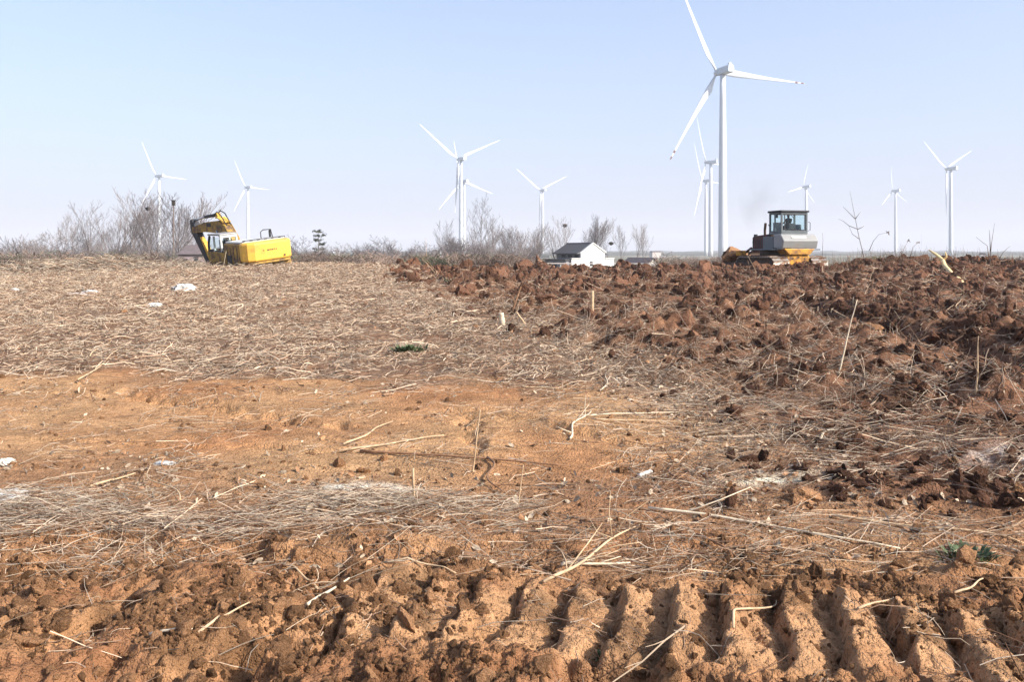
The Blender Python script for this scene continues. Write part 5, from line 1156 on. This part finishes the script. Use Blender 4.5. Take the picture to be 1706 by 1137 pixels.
# green tufts
def tuft(px, py, R0, n, H, lab, m='green'):
    cx, cy = on_ground(px, py); b = MB()
    for _ in range(n):
        a = random.uniform(0, 6.28); r_ = random.uniform(0, R0); p_ = Vector((math.cos(a) * r_, math.sin(a) * r_ * .7, 0)); l_ = H * random.uniform(.5, 1); d = Vector((math.cos(a) * random.uniform(.2, .9), math.sin(a) * random.uniform(.2, .9), random.uniform(.4, 1))).normalized()
        wd = H * .13; s_ = d.cross(Vector((0, 0, 1))).normalized() * wd; m1 = p_ + d * l_ * .5 + Vector((0, 0, l_ * .08)); e = p_ + d * l_ - Vector((0, 0, l_ * .12))
        b.add([p_ - s_ * .3, p_ + s_ * .3, m1 + s_, e, m1 - s_], [(0, 1, 2, 4), (4, 2, 3)])
    o = b.build('green_tuft', m); o.location = (cx, cy, float(ground(cx, cy))); tag(o, lab, 'plant')
tuft(682, 590, .24, 150, .15, 'low dark green leafy plant alone in the pale straw')
tuft(1608, 925, .15, 110, .09, 'green weed clump among the litter near the right edge')
tuft(1003, 1067, .035, 26, .05, 'tiny green sprout beside the crawler prints')
tuft(765, 478, .5, 90, .28, 'dark green-brown tussock at the edge of the churned earth', 'scrub_green')
# white rubbish
def crumpled(px, py, sx, sy, sz, lab, cat='plastic bag', name='plastic_bag', m='plastic_white', seed=1):
    cx, cy = on_ground(px, py); bm = bmesh.new(); bmesh.ops.create_icosphere(bm, subdivisions=4, radius=1)
    V_ = np.array([v.co[:] for v in bm.verts]); nn_ = fbm(V_[:, 0] * 1.3 + seed * 7, V_[:, 1] * 1.3 + V_[:, 2], .9, 4, seed, .6, ridge=True)
    for v, k_ in zip(bm.verts, nn_):
        v.co *= .82 + .30 * float(k_); v.co.x *= sx; v.co.y *= sy; v.co.z = max(v.co.z, -.35) * sz
    me = bpy.data.meshes.new(name); bm.to_mesh(me); bm.free(); me.materials.append(M[m]); o = link(name, me)
    o.location = (cx, cy, float(ground(cx, cy)) + sz * .3); tag(o, lab, cat); return o
crumpled(307, 486, .30, .25, .16, 'crumpled white plastic bag on the straw, in front of the excavator', seed=2)
crumpled(258, 512, .16, .16, .06, 'small flat white scrap on the straw below the crumpled bag', 'scrap', 'white_scrap', seed=3)
crumpled(150, 489, .22, .16, .07, 'white rag lying beside a greyish sheet on the far straw', 'rag', 'white_rag', seed=4)
crumpled(128, 492, .26, .2, .04, 'greyish sheet lying left of the white rag on the far straw', 'sheet', 'grey_sheet', 'concrete', 5)
crumpled(25, 486, .10, .12, .07, 'tiny white scrap on the far straw near the left edge', 'scrap', 'white_scrap', seed=6)
crumpled(12, 832, .14, .07, .035, 'white plastic sheet cut off by the left edge above the grey twigs', 'plastic sheet', 'plastic_sheet', seed=7)
crumpled(262, 500, .25, .10, .03, 'pale strip lying left of the crumpled white bag', 'strip', 'pale_strip', 'ash', 8) if False else None
crumpled(275, 781, .07, .04, .02, 'small white chip on the bare strip beside a dark pebble', 'chip', 'white_chip', seed=9)
crumpled(10, 778, .06, .04, .03, 'pale stone at the left edge of the bare strip', 'stone', 'stone', 'ash', 10)
# standing broken tile-like clod and single big clods
def clod(px, py, s, lab, m='clod_tan', name='clod', seed=None, z=0):
    cx, cy = on_ground(px, py); random.seed(seed or int(px)); me = clod_mesh(name, m, 3, .4); me.polygons.foreach_set('use_smooth', [True] * len(me.polygons))
    o = link(name, me); o.location = (cx, cy, float(ground(cx, cy)) + s[2] * .35 + z); o.scale = s; o.rotation_euler = (0, 0, random.uniform(0, 6)); tag(o, lab, 'clod'); return o
clod(1216, 850, (.08, .035, .085), 'upright dark wedge-shaped clod left of the white ash patch', 'clod_dark')
clod(898, 448, (.36, .34, .62), 'tallest dark clod on the far crest just left of the white house', 'clod_dark')
clod(875, 456, (.5, .4, .25), 'broad dark clod left of the tallest one on the far crest', 'clod_dark')
clod(1340, 838, (.12, .09, .07), 'rounded orange clod right of the white ash patch')
clod(1360, 560, (.28, .22, .20), 'pale brown clod on the bank of the furrow at right', 'clod_tan') if False else None
0 and clod(1272, 828, (.30, .10, .025), 'flat patch of white ash spilled on the bare earth', 'ash', 'ash_patch')
0 and clod(605, 818, (.28, .08, .02), 'flat patch of pale sawdust on the litter left of centre', 'ash', 'sawdust_patch')
clod(1448, 560, (.22, .2, .12), 'light brown clod in the middle of the furrow bank at right')
clod(255, 968, (.14, .10, .05), 'smooth pressed lump of orange earth at lower left')
random.seed(5)

# ------------------------------------------------------------------ haze in the air
zlo, zhi = -8.0, 190.0; hb = MB().box((0, 3800, (zlo + zhi) / 2), (16400, 8600, zhi - zlo))
hb2 = MB().box((0, 0, (zlo + zhi) / 2), (19000, 19000, zhi - zlo))
hz = hb2.build('haze', 'dark'); m = bpy.data.materials.new('haze'); m.use_nodes = True; nn = m.node_tree; nn.nodes.clear(); ou = nn.nodes.new('ShaderNodeOutputMaterial'); pv = nn.nodes.new('ShaderNodeVolumePrincipled')
pv.inputs['Color'].default_value = (.97, .975, 1, 1); pv.inputs['Density'].default_value = .00030; pv.inputs['Anisotropy'].default_value = .0
nn.links.new(pv.outputs[0], ou.inputs['Volume']); hz.data.materials[0] = m; tag(hz, kind='stuff')
